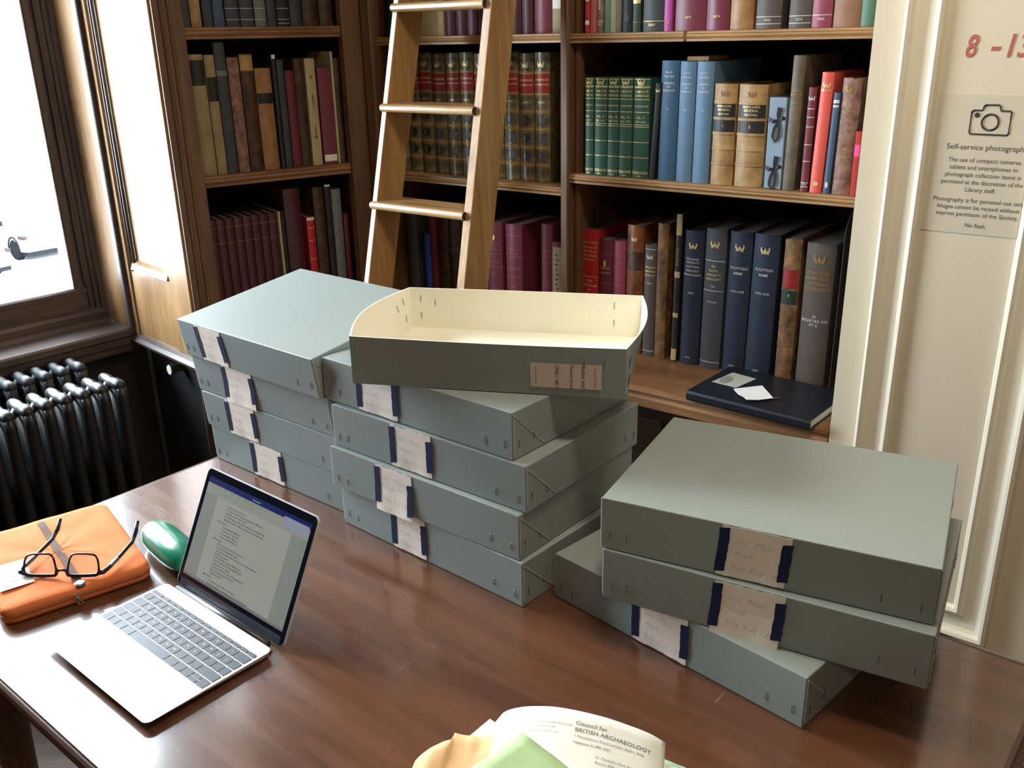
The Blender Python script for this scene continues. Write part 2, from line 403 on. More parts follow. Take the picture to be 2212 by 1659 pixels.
# ------------------------------------------------------------------ radiators under the sill
def radiator(y0, y1, label, m):
    r = thing('radiator', label, 'radiator', FW.p(1.14, (y0+y1)/2, -ZT), FW.a)
    D = (y1-y0)/2; Z = ZT - 0.058
    foot = MB()
    for k in range(10):
        x = -0.051*k - 0.012
        s = MB()
        # rounded top hump running front to back, slab below with two columns
        s.tube([(x, -D+0.012, Z-0.024), (x, -D+0.022, Z-0.018), (x, -D*0.3, Z-0.017), (x, 0, Z-0.021), (x, D*0.3, Z-0.017), (x, D-0.022, Z-0.018), (x, D-0.012, Z-0.024)], [0.012, 0.0165, 0.017, 0.016, 0.017, 0.0165, 0.012], 12)
        for yy in (-D+0.018, D-0.018):
            s.tube([(x, yy, 0.06), (x, yy, 0.10), (x, yy, Z-0.05), (x, yy, Z-0.02)], [0.014, 0.0155, 0.0155, 0.013], 10)
        s.box(x-0.009, x+0.009, -D+0.02, D-0.02, 0.10, Z-0.03)
        s.build('section', m, r, smooth=True)
        if k < 9:
            s = MB(); s.tube([(x, 0.012, Z-0.022), (x-0.0255, 0.0, Z-0.034), (x-0.051, -0.012, Z-0.022)], [0.016, 0.011, 0.016], 10)
            s.build('joint', m, r, smooth=True)
        if k in (0, 8): foot.box(x-0.012, x+0.012, -D+0.005, D-0.005, 0, 0.07)
    e = MB(); e.lathe([(0.014, -0.004), (0.016, 0.004), (0.010, 0.014)], 14, 0, Matrix.Translation((0.004, 0, Z-0.03)) @ Matrix.Rotation(PI/2, 4, 'Y'))
    e.build('end_cap', m, r)
    foot.build('foot', m, r)
m_rad1 = plain('radiator_paint', (0.016, 0.016, 0.017, 1), 0.36, var=0.25, scale=35, bump=0.25, bscale=120)
m_rad2 = plain('radiator_grey', (0.018, 0.022, 0.027, 1), 0.45, var=0.15, scale=30, bump=0.2, bscale=120)
radiator(2.425, 2.565, 'front bank of the cast iron radiator, its tops catching bright light', m_rad1)
radiator(2.655, 2.795, 'rear bank of the cast iron radiator, close below the window sill', m_rad2)

# ------------------------------------------------------------------ bookcases
def shelf_board(x0, x1, y0, y1, z1, th, name, parent, mat, split=None):
    m = MB()
    # front edge with two grooves
    prof = [(y0+0.003, z1), (y0, z1-0.002), (y0, z1-th*0.24), (y0+0.002, z1-th*0.28), (y0, z1-th*0.32), (y0-0.003, z1-th*0.5), (y0, z1-th*0.68), (y0+0.002, z1-th*0.72), (y0, z1-th*0.76), (y0, z1-th), (y1, z1-th), (y1, z1)]
    for a, b in ((x0, x1),) if not split else ((x0, split-0.004), (split+0.004, x1)):
        m.prism(prof, a, b, axis='x')
    if split: m.box(split-0.006, split+0.006, y0+0.006, y1-0.002, z1-th+0.001, z1-0.001)
    return m.build(name, mat, parent)
def bookcase(F, x0, x1, stiles, shelves, base_z, base_y, dep, label, back_off, name='bookcase', th=0.022, smat=None):
    t = thing(name, label, 'bookcase', F.p(x0, 0, -ZT), F.a, None)
    H = ZT + 2.03; W = x1-x0
    yb = dep
    m = MB(); n = max(3, int(W/0.13))
    for i in range(n):
        a = W*i/n; m.box(a+0.0015, W*(i+1)/n-0.0015, yb, yb+0.012, 0, H)
    m.box(0, W, yb+0.008, yb+0.016, 0, H)
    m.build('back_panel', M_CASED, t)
    for (a, b, y0, y1, reed) in stiles:
        s = MB().box(a-x0, b-x0, y0, y1, ZT+base_z if y0 > base_y else 0, H)
        if reed:
            for xr in reed: s.tube([(xr-x0, y0, ZT+base_z), (xr-x0, y0, H)], 0.006, 8)
        s.build('upright', M_CASE, t, bevel=0.002)
    for z, y0, sp in shelves:
        shelf_board(0.001, W-0.001, y0, yb, z+ZT, th, 'shelf', t, smat or M_SHELF, None if sp is None else sp-x0)
    # base ledge
    z = base_z+ZT
    prof = [(base_y+0.010, z), (base_y+0.002, z-0.003), (base_y, z-0.010), (base_y+0.003, z-0.016), (base_y+0.003, z-0.020), (base_y-0.003, z-0.026), (base_y-0.003, z-0.046), (base_y+0.006, z-0.052), (base_y+0.03, z-0.054), (yb, z-0.054), (yb, z)]
    MB().prism(prof, 0, W, axis='x').build('base_ledge', M_BASEW, t)
    dn = MB(); k = 2
    for i in range(k):
        a = W*i/k; b = W*(i+1)/k
        dn = MB().box(a+0.004, b-0.004, base_y+0.10, base_y+0.12, 0.06, z-0.06)
        dn.box(a+0.06, b-0.06, base_y+0.092, base_y+0.10, 0.12, z-0.12)
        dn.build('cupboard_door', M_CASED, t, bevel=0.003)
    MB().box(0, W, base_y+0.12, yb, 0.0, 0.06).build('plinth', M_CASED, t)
    return t
bookcase(FR, -1.372, -0.586, [(-1.3885, -1.366, 2.022, 2.56, (-1.367,)), (-1.362, -1.350, 2.05, 2.075, None), (-0.606, -0.5865, 2.035, 2.518, None)],
         [(0.828, 2.03, -1.05), (0.487, 2.03, None), (1.17, 2.03, None)], 0.007, 1.880, 2.52,
         'right hand oak bookcase beside the cream painted wall', 0.5)
bookcase(FR, -2.088, -1.3885, [(-2.0885, -2.045, 2.022, 2.056, (-2.052,)), (-2.0885, -2.075, 2.057, 2.519, None)],
         [(0.830, 2.04, None), (0.447, 2.05, None), (1.17, 2.04, None)], 0.007, 1.885, 2.52,
         'middle oak bookcase behind the library ladder', 0.5)
bookcase(FL, -0.587, -0.0005, [(-0.587, -0.509, -0.006, 0.03, (-0.565, -0.545)), (-0.060, -0.0005, -0.004, 0.03, None), (-0.018, -0.0005, 0.031, 0.419, None), (-0.587, -0.568, 0.031, 0.419, None)],
         [(0.864, 0.012, None), (0.476, 0.012, None), (1.2, 0.012, None)], 0.0, -0.04, 0.42,
         'dim corner bookcase between the shutter and the ladder', 0.5, th=0.03, smat=M_BASEW)  # shelves in a darker wood tone: the bay's shade put into their colour

def bookend(F, x, y, z, h, d, label, depth_dir=1):
    # upright metal plate, rounded top front corner
    t = thing('bookend', label, 'bookend', F.p(x, y, z), F.a)
    r = 0.06; pts = [(0, 0), (d, 0), (d, h)]
    for k in range(9):
        a = PI/2 + (PI/2)*k/8; pts.append((r + r*math.cos(a), h - r + r*math.sin(a)))
    m = MB().prism(pts, 0, 0.0016, axis='x'); m.build('plate', plain('bookend_steel', (0.10, 0.09, 0.085, 1), 0.4, 0.5), t)
    MB().box(0 if depth_dir > 0 else -0.08, 0.08 if depth_dir > 0 else 0.0, 0.01, d, 0, 0.001).build('foot_plate', MATS['bookend_steel'], t)
bookend(FR, -1.3795, 2.075, 0.007, 0.428, 0.22, 'black metal bookend rising at the left of the red peerage book')
bookend(FR, -0.6575, 2.075, 0.007, 0.44, 0.22, 'dark metal bookend right of the thick grey armorial volume', -1)
bookend(FR, -0.6265, 2.055, 0.487, 0.256, 0.20, 'grey metal bookend at the right end of the shelf of green and blue books', -1)

# ------------------------------------------------------------------ books
def cloth(name, r, g, b, rough=0.6): return plain('cloth_'+name, rgb(r, g, b), rough, var=0.10, scale=25, bump=0.12, bscale=900)
BC = {
 'green': cloth('green', 42, 82, 66), 'blue1': cloth('blue1', 58, 92, 122), 'blue2': cloth('blue2', 94, 124, 150), 'navy': cloth('navy', 34, 40, 62),
 'slate': cloth('slate', 68, 70, 78), 'tan': leather('leather_tan', rgb(140, 106, 62), rgb(184, 148, 98), 0.5, 30), 'red': cloth('red', 178, 38, 40, 0.45),
 'plum': cloth('plum', 112, 48, 64, 0.45), 'plumpink': cloth('plumpink', 140, 62, 82, 0.5), 'brown': leather('leather_brown', rgb(84, 44, 22), rgb(146, 88, 48), 0.36, 25),
 'greybrown': cloth('greybrown', 82, 72, 66), 'orange': cloth('orange', 214, 88, 76, 0.5), 'worn': leather('leather_worn', rgb(96, 60, 50), rgb(160, 122, 104), 0.6, 45),
 'oldcalf': leather('leather_oldcalf', rgb(66, 40, 22), rgb(150, 110, 66), 0.55, 28), 'dkred': cloth('dkred', 104, 36, 46), 'dkbrown': leather('leather_dark', rgb(44, 28, 20), rgb(92, 62, 42), 0.42, 35),
 'armorial': leather('leather_armorial', rgb(60, 52, 36), rgb(122, 108, 76), 0.30, 60), 'maroon': cloth('maroon', 76, 34, 42, 0.45), 'black': cloth('black', 34, 34, 38), 'charcoal': cloth('charcoal', 58, 62, 66),
 'purple': cloth('purple', 172, 74, 150), 'pink': cloth('pink', 176, 94, 90), 'scarlet': cloth('scarlet', 178, 50, 46), 'cream': cloth('cream', 176, 160, 120, 0.7), 'vellum': leather('leather_vellum', rgb(128, 108, 74), rgb(168, 148, 108), 0.6, 14),  # vellum toned down to put the corner bay's shade into its colour
 'sage': cloth('sage', 88, 124, 100), 'mutedbrown': cloth('mutedbrown', 140, 102, 80), 'paleblue': cloth('paleblue', 132, 150, 166, 0.7), 'taupe': leather('leather_taupe', rgb(74, 64, 50), rgb(118, 104, 82), 0.6, 20), 'royal': cloth('royal', 40, 74, 160),
 'grey': cloth('grey', 110, 112, 112), 'dkgreen': cloth('dkgreen', 44, 60, 46), 'olive': cloth('olive', 150, 140, 104), 'steelblue': cloth('steelblue', 66, 84, 112), 'tanc': leather('leather_lighttan', rgb(134, 92, 54), rgb(172, 130, 84), 0.5, 25),
 'pinktab': plain('pink_tab', rgb(255, 80, 150), 0.6), 'white': plain('white_paper', rgb(226, 222, 206), 0.8), 'silver': plain('silver_lettering', rgb(200, 200, 196), 0.5), 'gold': M_GOLD, 'blackl': plain('black_label', rgb(34, 30, 30), 0.5), 'redl': plain('red_label', rgb(140, 30, 34), 0.45), 'greenl': plain('green_label', rgb(30, 50, 40), 0.5),
 'dullgold': plain('dull_gilt', rgb(150, 120, 64), 0.5, 0.2)}
CROWN = [[(-0.5, -0.42), (0.5, -0.42), (0.5, -0.34), (-0.5, -0.34)],
         [(-0.42, -0.28), (-0.2, -0.30), (-0.36, -0.05), (-0.44, 0.22), (-0.36, 0.40), (-0.54, 0.30), (-0.58, 0.0)],
         [(0.42, -0.28), (0.58, 0.0), (0.54, 0.30), (0.36, 0.40), (0.44, 0.22), (0.36, -0.05), (0.2, -0.30)],
         [(-0.18, -0.28), (0.18, -0.28), (0.11, -0.02), (0.0, 0.30), (-0.11, -0.02)],
         [(-0.28, -0.22), (-0.20, -0.20), (-0.20, 0.06), (-0.28, 0.02)], [(0.28, -0.22), (0.28, 0.02), (0.20, 0.06), (0.20, -0.20)]]
def book(F, t, z, rec):
    """rec: (s0, s1, height, lean, depth, cover, label, deco dict)"""
    s0, s1, h, lean, d, cov, label, dec = rec
    w = max(0.007, s1 - s0 - 0.0012)
    o = thing(dec.get('name', 'book'), label, dec.get('cat', 'book'), F.p(s0+0.0006, t + dec.get('dy', 0), z+0.0005), 0, dec.get('group'), rot=(0, R(lean), F.a))
    sg = dec.get('sg', min(0.010, 0.16*w)); th = 0.0028 if w > 0.02 else 0.0015
    def arc(x): return sg*((x-w/2)/(w/2))**2
    n = 10
    top = dec.get('worn', 0)
    outer = [(0, d)] + [(w*i/n, arc(w*i/n)) for i in range(n+1)] + [(w, d)]
    inner = [(th, d)] + [(th + (w-2*th)*i/n, arc(w*i/n)+th) for i in range(n+1)] + [(w-th, d)]
    k = len(outer); m = MB()
    vs = [(x, y, 0) for x, y in outer] + [(x, y, 0) for x, y in inner] + [(x, y, h) for x, y in outer] + [(x, y, h) for x, y in inner]
    fs = []
    for i in range(k-1):
        fs += [(i, i+1, 2*k+i+1, 2*k+i), (k+i+1, k+i, 3*k+i, 3*k+i+1), (i+1, i, k+i, k+i+1), (2*k+i, 2*k+i+1, 3*k+i+1, 3*k+i)]
    fs += [(0, 2*k, 3*k, k), (k-1, 2*k-1, 4*k-1, 3*k-1)]
    m.add(vs, fs)
    if top:
        rr = random.Random(int(s0*1000))
        m.v = [(x, y, (zz + (rr.random()*-0.004*top if zz > h/2 and y < 0.03 else 0))) for x, y, zz in m.v]
    cover_mb = m
    p = MB().box(th*1.02, w-th*1.02, sg+th+0.001, d-0.004, 0.003, h-dec.get('pin', 0.004))
    p.build('pages', BC[dec['pages']] if 'pages' in dec else M_PAGED, o)
    # bands, labels and lettering follow the curve of the spine
    groups = {}; slots = [cov]
    def G(mat): return groups.setdefault(mat, MB())
    def strip(z0, z1, mat, off=0.0004, x0=0.0, x1=1.0, thk=None, own=False):
        nn = 8; vs = []; fs = []
        for i in range(nn+1):
            x = w*(x0+(x1-x0)*i/nn); y = arc(x)-off
            vs += [(x, y, z0), (x, y, z1), (x, arc(x)+0.0006, z0), (x, arc(x)+0.0006, z1)]
        for i in range(nn):
            a = 4*i; b = a+4
            fs += [(a, b, b+1, a+1), (a+1, b+1, b+3, a+3), (a, a+2, b+2, b)]
        if own: MB().add(vs, fs).build('spine_label', BC[mat], o, fix=False)
        else:
            if mat not in slots: slots.append(mat)
            cover_mb.add(vs, fs, slots.index(mat))
    for b in dec.get('lines', []): strip(b*h-0.0007, b*h+0.0007, dec.get('lmat', 'gold'), 0.0005)
    for (a, b, mat) in dec.get('labels', []): strip(a*h, b*h, mat, 0.0007, 0.02, 0.98, own=True)
    for b in dec.get('raised', []): strip(b*h-0.0028, b*h+0.0028, dec.get('rmat', cov), 0.0022)
    def put(vs, fs, xc, zc, mat, off=0.0011):
        G(mat).add([(min(w*0.97, max(w*0.03, xc+x)), arc(min(w*0.97, max(w*0.03, xc+x)))-off, zc+y) for x, y in vs], fs)
    if 'crown' in dec:
        zc, sz, mat = dec['crown']
        for poly in CROWN: put([(x*sz, y*sz) for x, y in poly], [tuple(range(len(poly)))], w/2, zc*h, mat)
        groups.pop(mat).build('crown_emblem', BC[mat], o, fix=False)
    for e in dec.get('text', []):
        txt, zc, size, mat = e[:4]; vert = len(e) > 4 and e[4]
        vs, fs = text_mesh(txt, size, spacing=1.05, bold=0.008)
        if vert: vs = [(-(y-size*0.35), x) for x, y in vs] if vert == 'up' else [((y-size*0.35), -x) for x, y in vs]
        else:
            mw = max(abs(x) for x, y in vs)
            if mw > w*0.44: q = w*0.44/mw; vs = [(x*q, y) for x, y in vs]
        put(vs, fs, w/2, zc*h, mat)
    for (zc, wd, hh, mat) in dec.get('orn', []):          # oval tooled ornaments
        vs = [(wd*w/2*math.cos(2*PI*i/14), hh/2*math.sin(2*PI*i/14)) for i in range(14)]
        if mat not in slots: slots.append(mat)
        cover_mb.add([(w/2+x, arc(w/2+x)-0.0008, zc*h+y) for x, y in vs], [tuple(range(14))], slots.index(mat))
    c = cover_mb.build('cover', [BC[q] for q in slots], o, fix=False)
    c.data.polygons.foreach_set('use_smooth', [True]*len(c.data.polygons)); c.data.set_sharp_from_angle(angle=R(35))
    for mat, g in groups.items(): g.build('spine_lettering', BC[mat], o, fix=False)
    return o
def shelf_row(F, t, z, recs):
    for r in recs: book(F, t, z, r)
def crown(z=0.93, s=0.016, m='gold'): return (z, s, m)

# --- right bookcase, top shelf
D1 = 0.20
gt = 'books on the top shelf of the right hand bookcase'
shelf_row(FR, 2.040, 0.828, [
 (-1.329, -1.316, 0.24, 0, D1, 'scarlet', 'thin bright red book, first from the left on the top shelf', dict(group=gt, labels=[(0.30, 0.42, 'white'), (0.08, 0.12, 'white')])),
 (-1.315, -1.296, 0.24, 0, D1, 'pink', 'thin faded pink book beside the thin bright red one', dict(group=gt)),
 (-1.295, -1.277, 0.25, 0, D1, 'worn', 'brown book with white upright title beside the pink book', dict(group=gt, text=[('PEERAGE CLAIM', 0.33, 0.008, 'white', 'up'), ('1861', 0.07, 0.006, 'white')], lines=[0.105], lmat='white')),
 (-1.275, -1.258, 0.23, 0, D1, 'sage', 'thin pamphlet in pale green paper wrappers, left of the tattered olive bundle', dict(group=gt, sg=0.001, dy=0.004)),
 (-1.257, -1.241, 0.23, 0, D1, 'olive', 'tattered olive pamphlet bundle, left one of two', dict(group=gt, sg=0.001, worn=3, dy=0.002)),
 (-1.240, -1.225, 0.22, 0, D1, 'taupe', 'tattered greyish pamphlet bundle next to the black worn book', dict(group=gt, sg=0.001, worn=3)),
 (-1.224, -1.198, 0.24, 0, D1, 'black', 'worn black book with a faint round stamp at the foot', dict(group=gt, orn=[(0.13, 0.5, 0.018, 'charcoal')], worn=1)),
 (-1.196, -1.174, 0.24, 0, D1, 'dkgreen', 'dark green narrow book left of the navy volume dated 1884', dict(group=gt, labels=[(0.26, 0.33, 'gold')], lines=[0.09], lmat='dullgold')),
 (-1.173, -1.113, 0.26, 0, D1, 'charcoal', 'wide blue-black volume with 1884 in gilt at the foot', dict(group=gt, lines=[0.088], text=[('1884', 0.045, 0.009, 'gold')])),
 (-1.112, -1.092, 0.23, 0, D1, 'purple', 'bright purple book on the top shelf', dict(group=gt, orn=[(0.08, 0.6, 0.012, 'pink')])),
 (-1.090, -1.009, 0.26, 0, D1, 'plum', 'widest plum volume dated 1870, beside the purple book', dict(group=gt, text=[('ARCHIVES', 0.30, 0.010, 'gold'), ('1870', 0.10, 0.008, 'gold')])),
 (-1.008, -0.951, 0.26, 0, D1, 'plum', 'plum volume dated 1874, left of the tan one', dict(group=gt, text=[('ARCHIVES', 0.30, 0.009, 'gold'), ('1874', 0.10, 0.008, 'gold')])),
 (-0.950, -0.895, 0.25, 0, D1, 'tanc', 'scuffed tan leather book on the top shelf', dict(group=gt, worn=1)),
 (-0.890, -0.832, 0.26, 0, D1, 'greybrown', 'grey-brown volume with white rules, the left of the 1876 pair', dict(group=gt, lines=[0.235, 0.095, 0.04], lmat='silver', text=[('1876', 0.058, 0.008, 'silver')])),
 (-0.815, -0.766, 0.26, 0, D1, 'greybrown', 'grey-brown volume with white rules, the right of the 1876 pair', dict(group=gt, lines=[0.235, 0.095, 0.04], lmat='silver', text=[('1876', 0.058, 0.008, 'silver')])),
 (-0.765, -0.722, 0.25, 0, D1, 'plumpink', 'crimson volume dated 1866 with one white rule', dict(group=gt, lines=[0.10], lmat='silver', text=[('1866', 0.06, 0.008, 'silver')])),
 (-0.721, -0.663, 0.25, 0, D1, 'mutedbrown', 'light brown book with a faint date near the right end', dict(group=gt, text=[('1868', 0.14, 0.007, 'pink')])),
 (-0.662, -0.633, 0.24, 0, D1, 'sage', 'green book at the far right end of the top shelf', dict(group=gt)),
])
# --- right bookcase, middle shelf
gm_ = 'books on the middle shelf of the right hand bookcase'
gg = 'green peerage volumes'
edges = [(-1.331, -1.305), (-1.303, -1.266), (-1.264, -1.232), (-1.231, -1.194), (-1.192, -1.147)]
ordn = ['first', 'second', 'third', 'fourth', 'fifth']
vols = [('VOL. I', '1-227', '1900'), ('VOL. II', '825-1649', '1902'), ('VOL. III', '1649-1664', '1903'), ('VOL. IV', '1665-1707', '1904'), ('VOL. V', '1707-1800', '1905')]
for i, (a, b) in enumerate(edges):
    v, y, yr = vols[i]
    book(FR, 2.045, 0.487, (a, b, 0.238, 0, 0.19, 'green', '%s from the left of the five matching green gilt-ruled volumes' % ordn[i],
        dict(group=gg, crown=crown(0.957, 0.017), lines=[0.915, 0.905, 0.79, 0.665, 0.54, 0.52, 0.365, 0.21, 0.065, 0.05, 0.985],
             text=[('COMPLETE', 0.855, 0.0075, 'gold'), ('BARONETAGE', 0.815, 0.0075, 'gold'), ('G.E.COKAYNE', 0.715, 0.006, 'gold'), (v, 0.60, 0.0075, 'gold'), (y, 0.56, 0.0065, 'gold'), (yr, 0.012, 0.0065, 'gold')])))
bl = [('ILLUS-', 0.90), ('TRATED', 0.865), ('ORDERS', 0.81), ('OF', 0.78), ('KNIGHTS', 0.75)]
shelf_row(FR, 2.045, 0.487, [
 (-1.142, -1.127, 0.229, 3.0, 0.19, 'black', 'thin worn black book leaning beside the green set', dict(group=gm_, crown=crown(0.92, 0.010), worn=2)),
 (-1.120, -1.072, 0.277, 0.3, 0.27, 'blue1', 'tall mid-blue volume, darkest and leftmost of the three blue ones', dict(group=gm_, text=[(a, b, 0.007, 'silver') for a, b in bl] + [('II', 0.60, 0.007, 'silver')])),
 (-1.070, -1.029, 0.275, 0.3, 0.27, 'blue2', 'tall pale blue volume, middle of the three blue ones', dict(group=gm_, text=[(a, b, 0.006, 'silver') for a, b in bl] + [('III', 0.60, 0.006, 'silver')])),
 (-1.027, -0.984, 0.275, 0.3, 0.27, 'blue2', 'tall pale blue volume, right of the three, next to the tan leather pair', dict(group=gm_, text=[(a, b, 0.006, 'silver') for a, b in bl] + [('IV', 0.60, 0.006, 'silver')])),
 (-0.980, -0.924, 0.227, 0, 0.19, 'tan', 'slimmer tan leather volume with two dark spine labels', dict(group=gm_, crown=(0.91, 0.016, 'oldcalf'), labels=[(0.68, 0.81, 'blackl'), (0.535, 0.65, 'blackl')], raised=[0.665, 0.82, 0.52, 0.37, 0.22], text=[('ANNUAIRE', 0.775, 0.007, 'gold'), ('GENERAL', 0.74, 0.007, 'gold'), ('HISTOIRE', 0.70, 0.006, 'gold'), ('1', 0.58, 0.009, 'gold')])),
 (-0.920, -0.852, 0.226, 0, 0.19, 'tan', 'thicker tan leather volume with two dark spine labels', dict(group=gm_, crown=(0.91, 0.016, 'oldcalf'), labels=[(0.68, 0.81, 'blackl'), (0.535, 0.65, 'blackl')], raised=[0.665, 0.82, 0.52, 0.37, 0.22], text=[('ANNUAIRE', 0.775, 0.008, 'gold'), ('GENERAL', 0.74, 0.008, 'gold'), ('HISTOIRE', 0.70, 0.007, 'gold'), ('5', 0.58, 0.010, 'gold')])),
 (-0.801, -0.773, 0.287, 0.6, 0.24, 'taupe', 'tallest thin grey-brown leather book beside the ribbon-tied folder', dict(group=gm_, lines=[0.72, 0.66], lmat='dullgold', text=[('ARMS', 0.74, 0.007, 'dullgold')])),
 (-0.759, -0.741, 0.222, 0.3, 0.19, 'dkred', 'thin dark maroon book with silver rules left of the coral one', dict(group=gm_, crown=crown(0.90, 0.012, 'silver'), lines=[0.80, 0.72, 0.63, 0.46, 0.30, 0.09, 0.05], lmat='silver', text=[('1922', 0.065, 0.006, 'silver')])),
 (-0.738, -0.711, 0.253, 1.3, 0.20, 'orange', 'bright coral-red cloth book on the middle shelf', dict(group=gm_, crown=crown(0.90, 0.014), text=[('HERALDRY', 0.85, 0.006, 'gold')], orn=[(0.08, 0.45, 0.010, 'gold')])),
 (-0.707, -0.693, 0.212, 1.3, 0.17, 'steelblue', 'thin slate blue book leaning on the coral one', dict(group=gm_, labels=[(0.90, 0.93, 'silver'), (0.86, 0.88, 'silver')], orn=[(0.09, 0.5, 0.014, 'silver')])),
 (-0.690, -0.649, 0.243, 0.8, 0.19, 'worn', 'faded brown worn cloth book with a gilt crest', dict(group=gm_, crown=crown(0.90, 0.020, 'dullgold'), worn=1, text=[('ARCHIVES', 0.71, 0.007, 'dullgold'), ('HERALD', 0.66, 0.007, 'dullgold'), ('II', 0.54, 0.010, 'dullgold')], orn=[(0.40, 0.3, 0.008, 'dullgold'), (0.33, 0.3, 0.008, 'dullgold'), (0.26, 0.3, 0.008, 'dullgold')])),
 (-0.6455, -0.633, 0.135, 0, 0.16, 'scarlet', 'small thin red booklet with a pink tab by the grey bookend', dict(group=gm_, sg=0.0005, dy=-0.006, labels=[(0.62, 0.80, 'pinktab')])),
])
# --- right bookcase, lowest shelf
gb = 'folio volumes on the lowest shelf of the right hand bookcase'
zb_, tb_ = 0.007, 2.100
lg = [("Burke's Landed", 0.885), ('Gentry of', 0.845), ('Great Britain', 0.81), ('19th Edition', 0.775), ('Volume I', 0.74)]
shelf_row(FR, tb_, zb_, [
 (-1.374, -1.322, 0.325, 0.4, 0.23, 'red', 'bright red volume with gilt title beside the black bookend', dict(group=gb, sg=0.004, text=[(a, b, 0.0095, 'gold') for a, b in lg] + [('THE', 0.555, 0.010, 'gold'), ('KINGDOM', 0.515, 0.010, 'gold'), ('IN', 0.475, 0.010, 'gold'), ('SCOTLAND', 0.435, 0.010, 'gold')], lines=[0.60, 0.41])),
 (-1.320, -1.276, 0.304, 0, 0.21, 'plum', 'plum cloth volume between the bright red and the pinkish one', dict(group=gb, lines=[0.865, 0.60], text=[('PEERAGE', 0.73, 0.007, 'gold'), ('& GENTRY', 0.69, 0.007, 'gold')], orn=[(0.78, 0.2, 0.02, 'gold')], lmat='dullgold')),
 (-1.274, -1.236, 0.303, 0, 0.21, 'plumpink', 'pinkish red cloth volume left of the brown leather folio', dict(group=gb, lines=[0.87, 0.60], lmat='pink')),
 (-1.233, -1.183, 0.350, 0, 0.24, 'brown', 'polished brown leather folio with a darker mottled label', dict(group=gb, crown=crown(0.90, 0.014), labels=[(0.66, 0.80, 'dkbrown')], raised=[0.81, 0.65, 0.48, 0.30, 0.12])),
 (-1.178, -1.143, 0.303, 0, 0.21, 'greybrown', 'small grey-brown volume with a pale crown, right of the brown leather folio', dict(group=gb, crown=crown(0.90, 0.016, 'silver'), lines=[0.965, 0.05], lmat='silver', text=[('HERALDIC', 0.80, 0.007, 'gold'), ('MEMORIALS', 0.765, 0.007, 'gold'), ('EDINBURGH', 0.73, 0.007, 'gold'), ('1864', 0.66, 0.007, 'gold')])),
 (-1.141, -1.110, 0.365, 0, 0.24, 'oldcalf', 'tall narrow tan-brown calf book, plain spine', dict(group=gb, worn=1, sg=0.004)),
 (-1.090, -1.073, 0.393, 0.3, 0.28, 'blackl', 'tall tattered black book with cream torn spine ends', dict(group=gb, worn=3, sg=0.002, labels=[(0.86, 0.995, 'cream'), (0.58, 0.62, 'cream'), (0.31, 0.34, 'cream'), (0.01, 0.09, 'cream')], text=[('ARMORIAL', 0.72, 0.010, 'dullgold', 'up')])),
 (-1.068, -1.013, 0.353, 0.3, 0.25, 'navy', 'navy volume headed Sir David Lindsay, leftmost of the navy ones', dict(group=gb, crown=crown(0.895, 0.020), text=[('SIR DAVID', 0.79, 0.0075, 'silver'), ("LINDSAY'S", 0.765, 0.0075, 'silver'), ('SCOTTISH', 0.735, 0.0075, 'silver'), ('HERALDIC', 0.705, 0.0075, 'silver'), ('MANUSCRIPT', 0.675, 0.0075, 'silver'), ('1542', 0.54, 0.008, 'silver'), ('1878', 0.05, 0.007, 'silver')])),
 (-1.009, -0.953, 0.364, 0.2, 0.25, 'slate', 'slate grey volume between the navy ones', dict(group=gb, crown=crown(0.895, 0.021), lines=[0.78, 0.57, 0.05], lmat='silver', text=[('SIR', 0.735, 0.008, 'gold'), ('DAVID', 0.705, 0.008, 'gold'), ("LINDSAY'S", 0.675, 0.008, 'gold'), ('HERALDRY', 0.645, 0.008, 'gold'), ('1542', 0.595, 0.007, 'gold'), ('Facsimile', 0.485, 0.007, 'silver')])),
 (-0.946, -0.887, 0.363, 0.4, 0.25, 'navy', 'navy Scottish arms volume dated 1881, left one of the pair', dict(group=gb, crown=crown(0.895, 0.021), text=[('SCOTTISH', 0.745, 0.0095, 'silver'), ('ARMS', 0.71, 0.0095, 'silver'), ('1370-1678', 0.585, 0.008, 'silver'), ('1881', 0.05, 0.008, 'silver')])),
 (-0.885, -0.820, 0.364, 0.6, 0.25, 'navy', 'navy Scottish arms volume dated 1899, right one of the pair', dict(group=gb, crown=crown(0.895, 0.021), text=[('SCOTTISH', 0.755, 0.0095, 'silver'), ('ARMS', 0.72, 0.0095, 'silver'), ('1370-1678', 0.595, 0.008, 'silver'), ('1899', 0.05, 0.008, 'silver')])),
 (-0.804, -0.762, 0.362, 0, 0.25, 'oldcalf', 'cracked old calf folio with a red and a green spine label', dict(group=gb, worn=2, labels=[(0.67, 0.79, 'redl'), (0.56, 0.655, 'greenl')], raised=[0.80, 0.66, 0.55, 0.42, 0.28, 0.14], text=[('4', 0.61, 0.010, 'gold')])),
 (-0.752, -0.682, 0.358, 0, 0.26, 'greybrown', 'thick dark grey-brown armorial volume near the white wall', dict(group=gb, worn=1, crown=crown(0.895, 0.024, 'dullgold'), text=[("D'HOZIER", 0.79, 0.0115, 'dullgold'), ('ARMORIAL', 0.755, 0.0115, 'dullgold'), ('GENERAL', 0.72, 0.0115, 'dullgold'), ('DE FRANCE', 0.685, 0.0115, 'dullgold'), ('IX', 0.50, 0.010, 'silver'), ('REGISTRE VIII', 0.47, 0.010, 'silver'), ('PT II', 0.44, 0.010, 'silver')])),
])
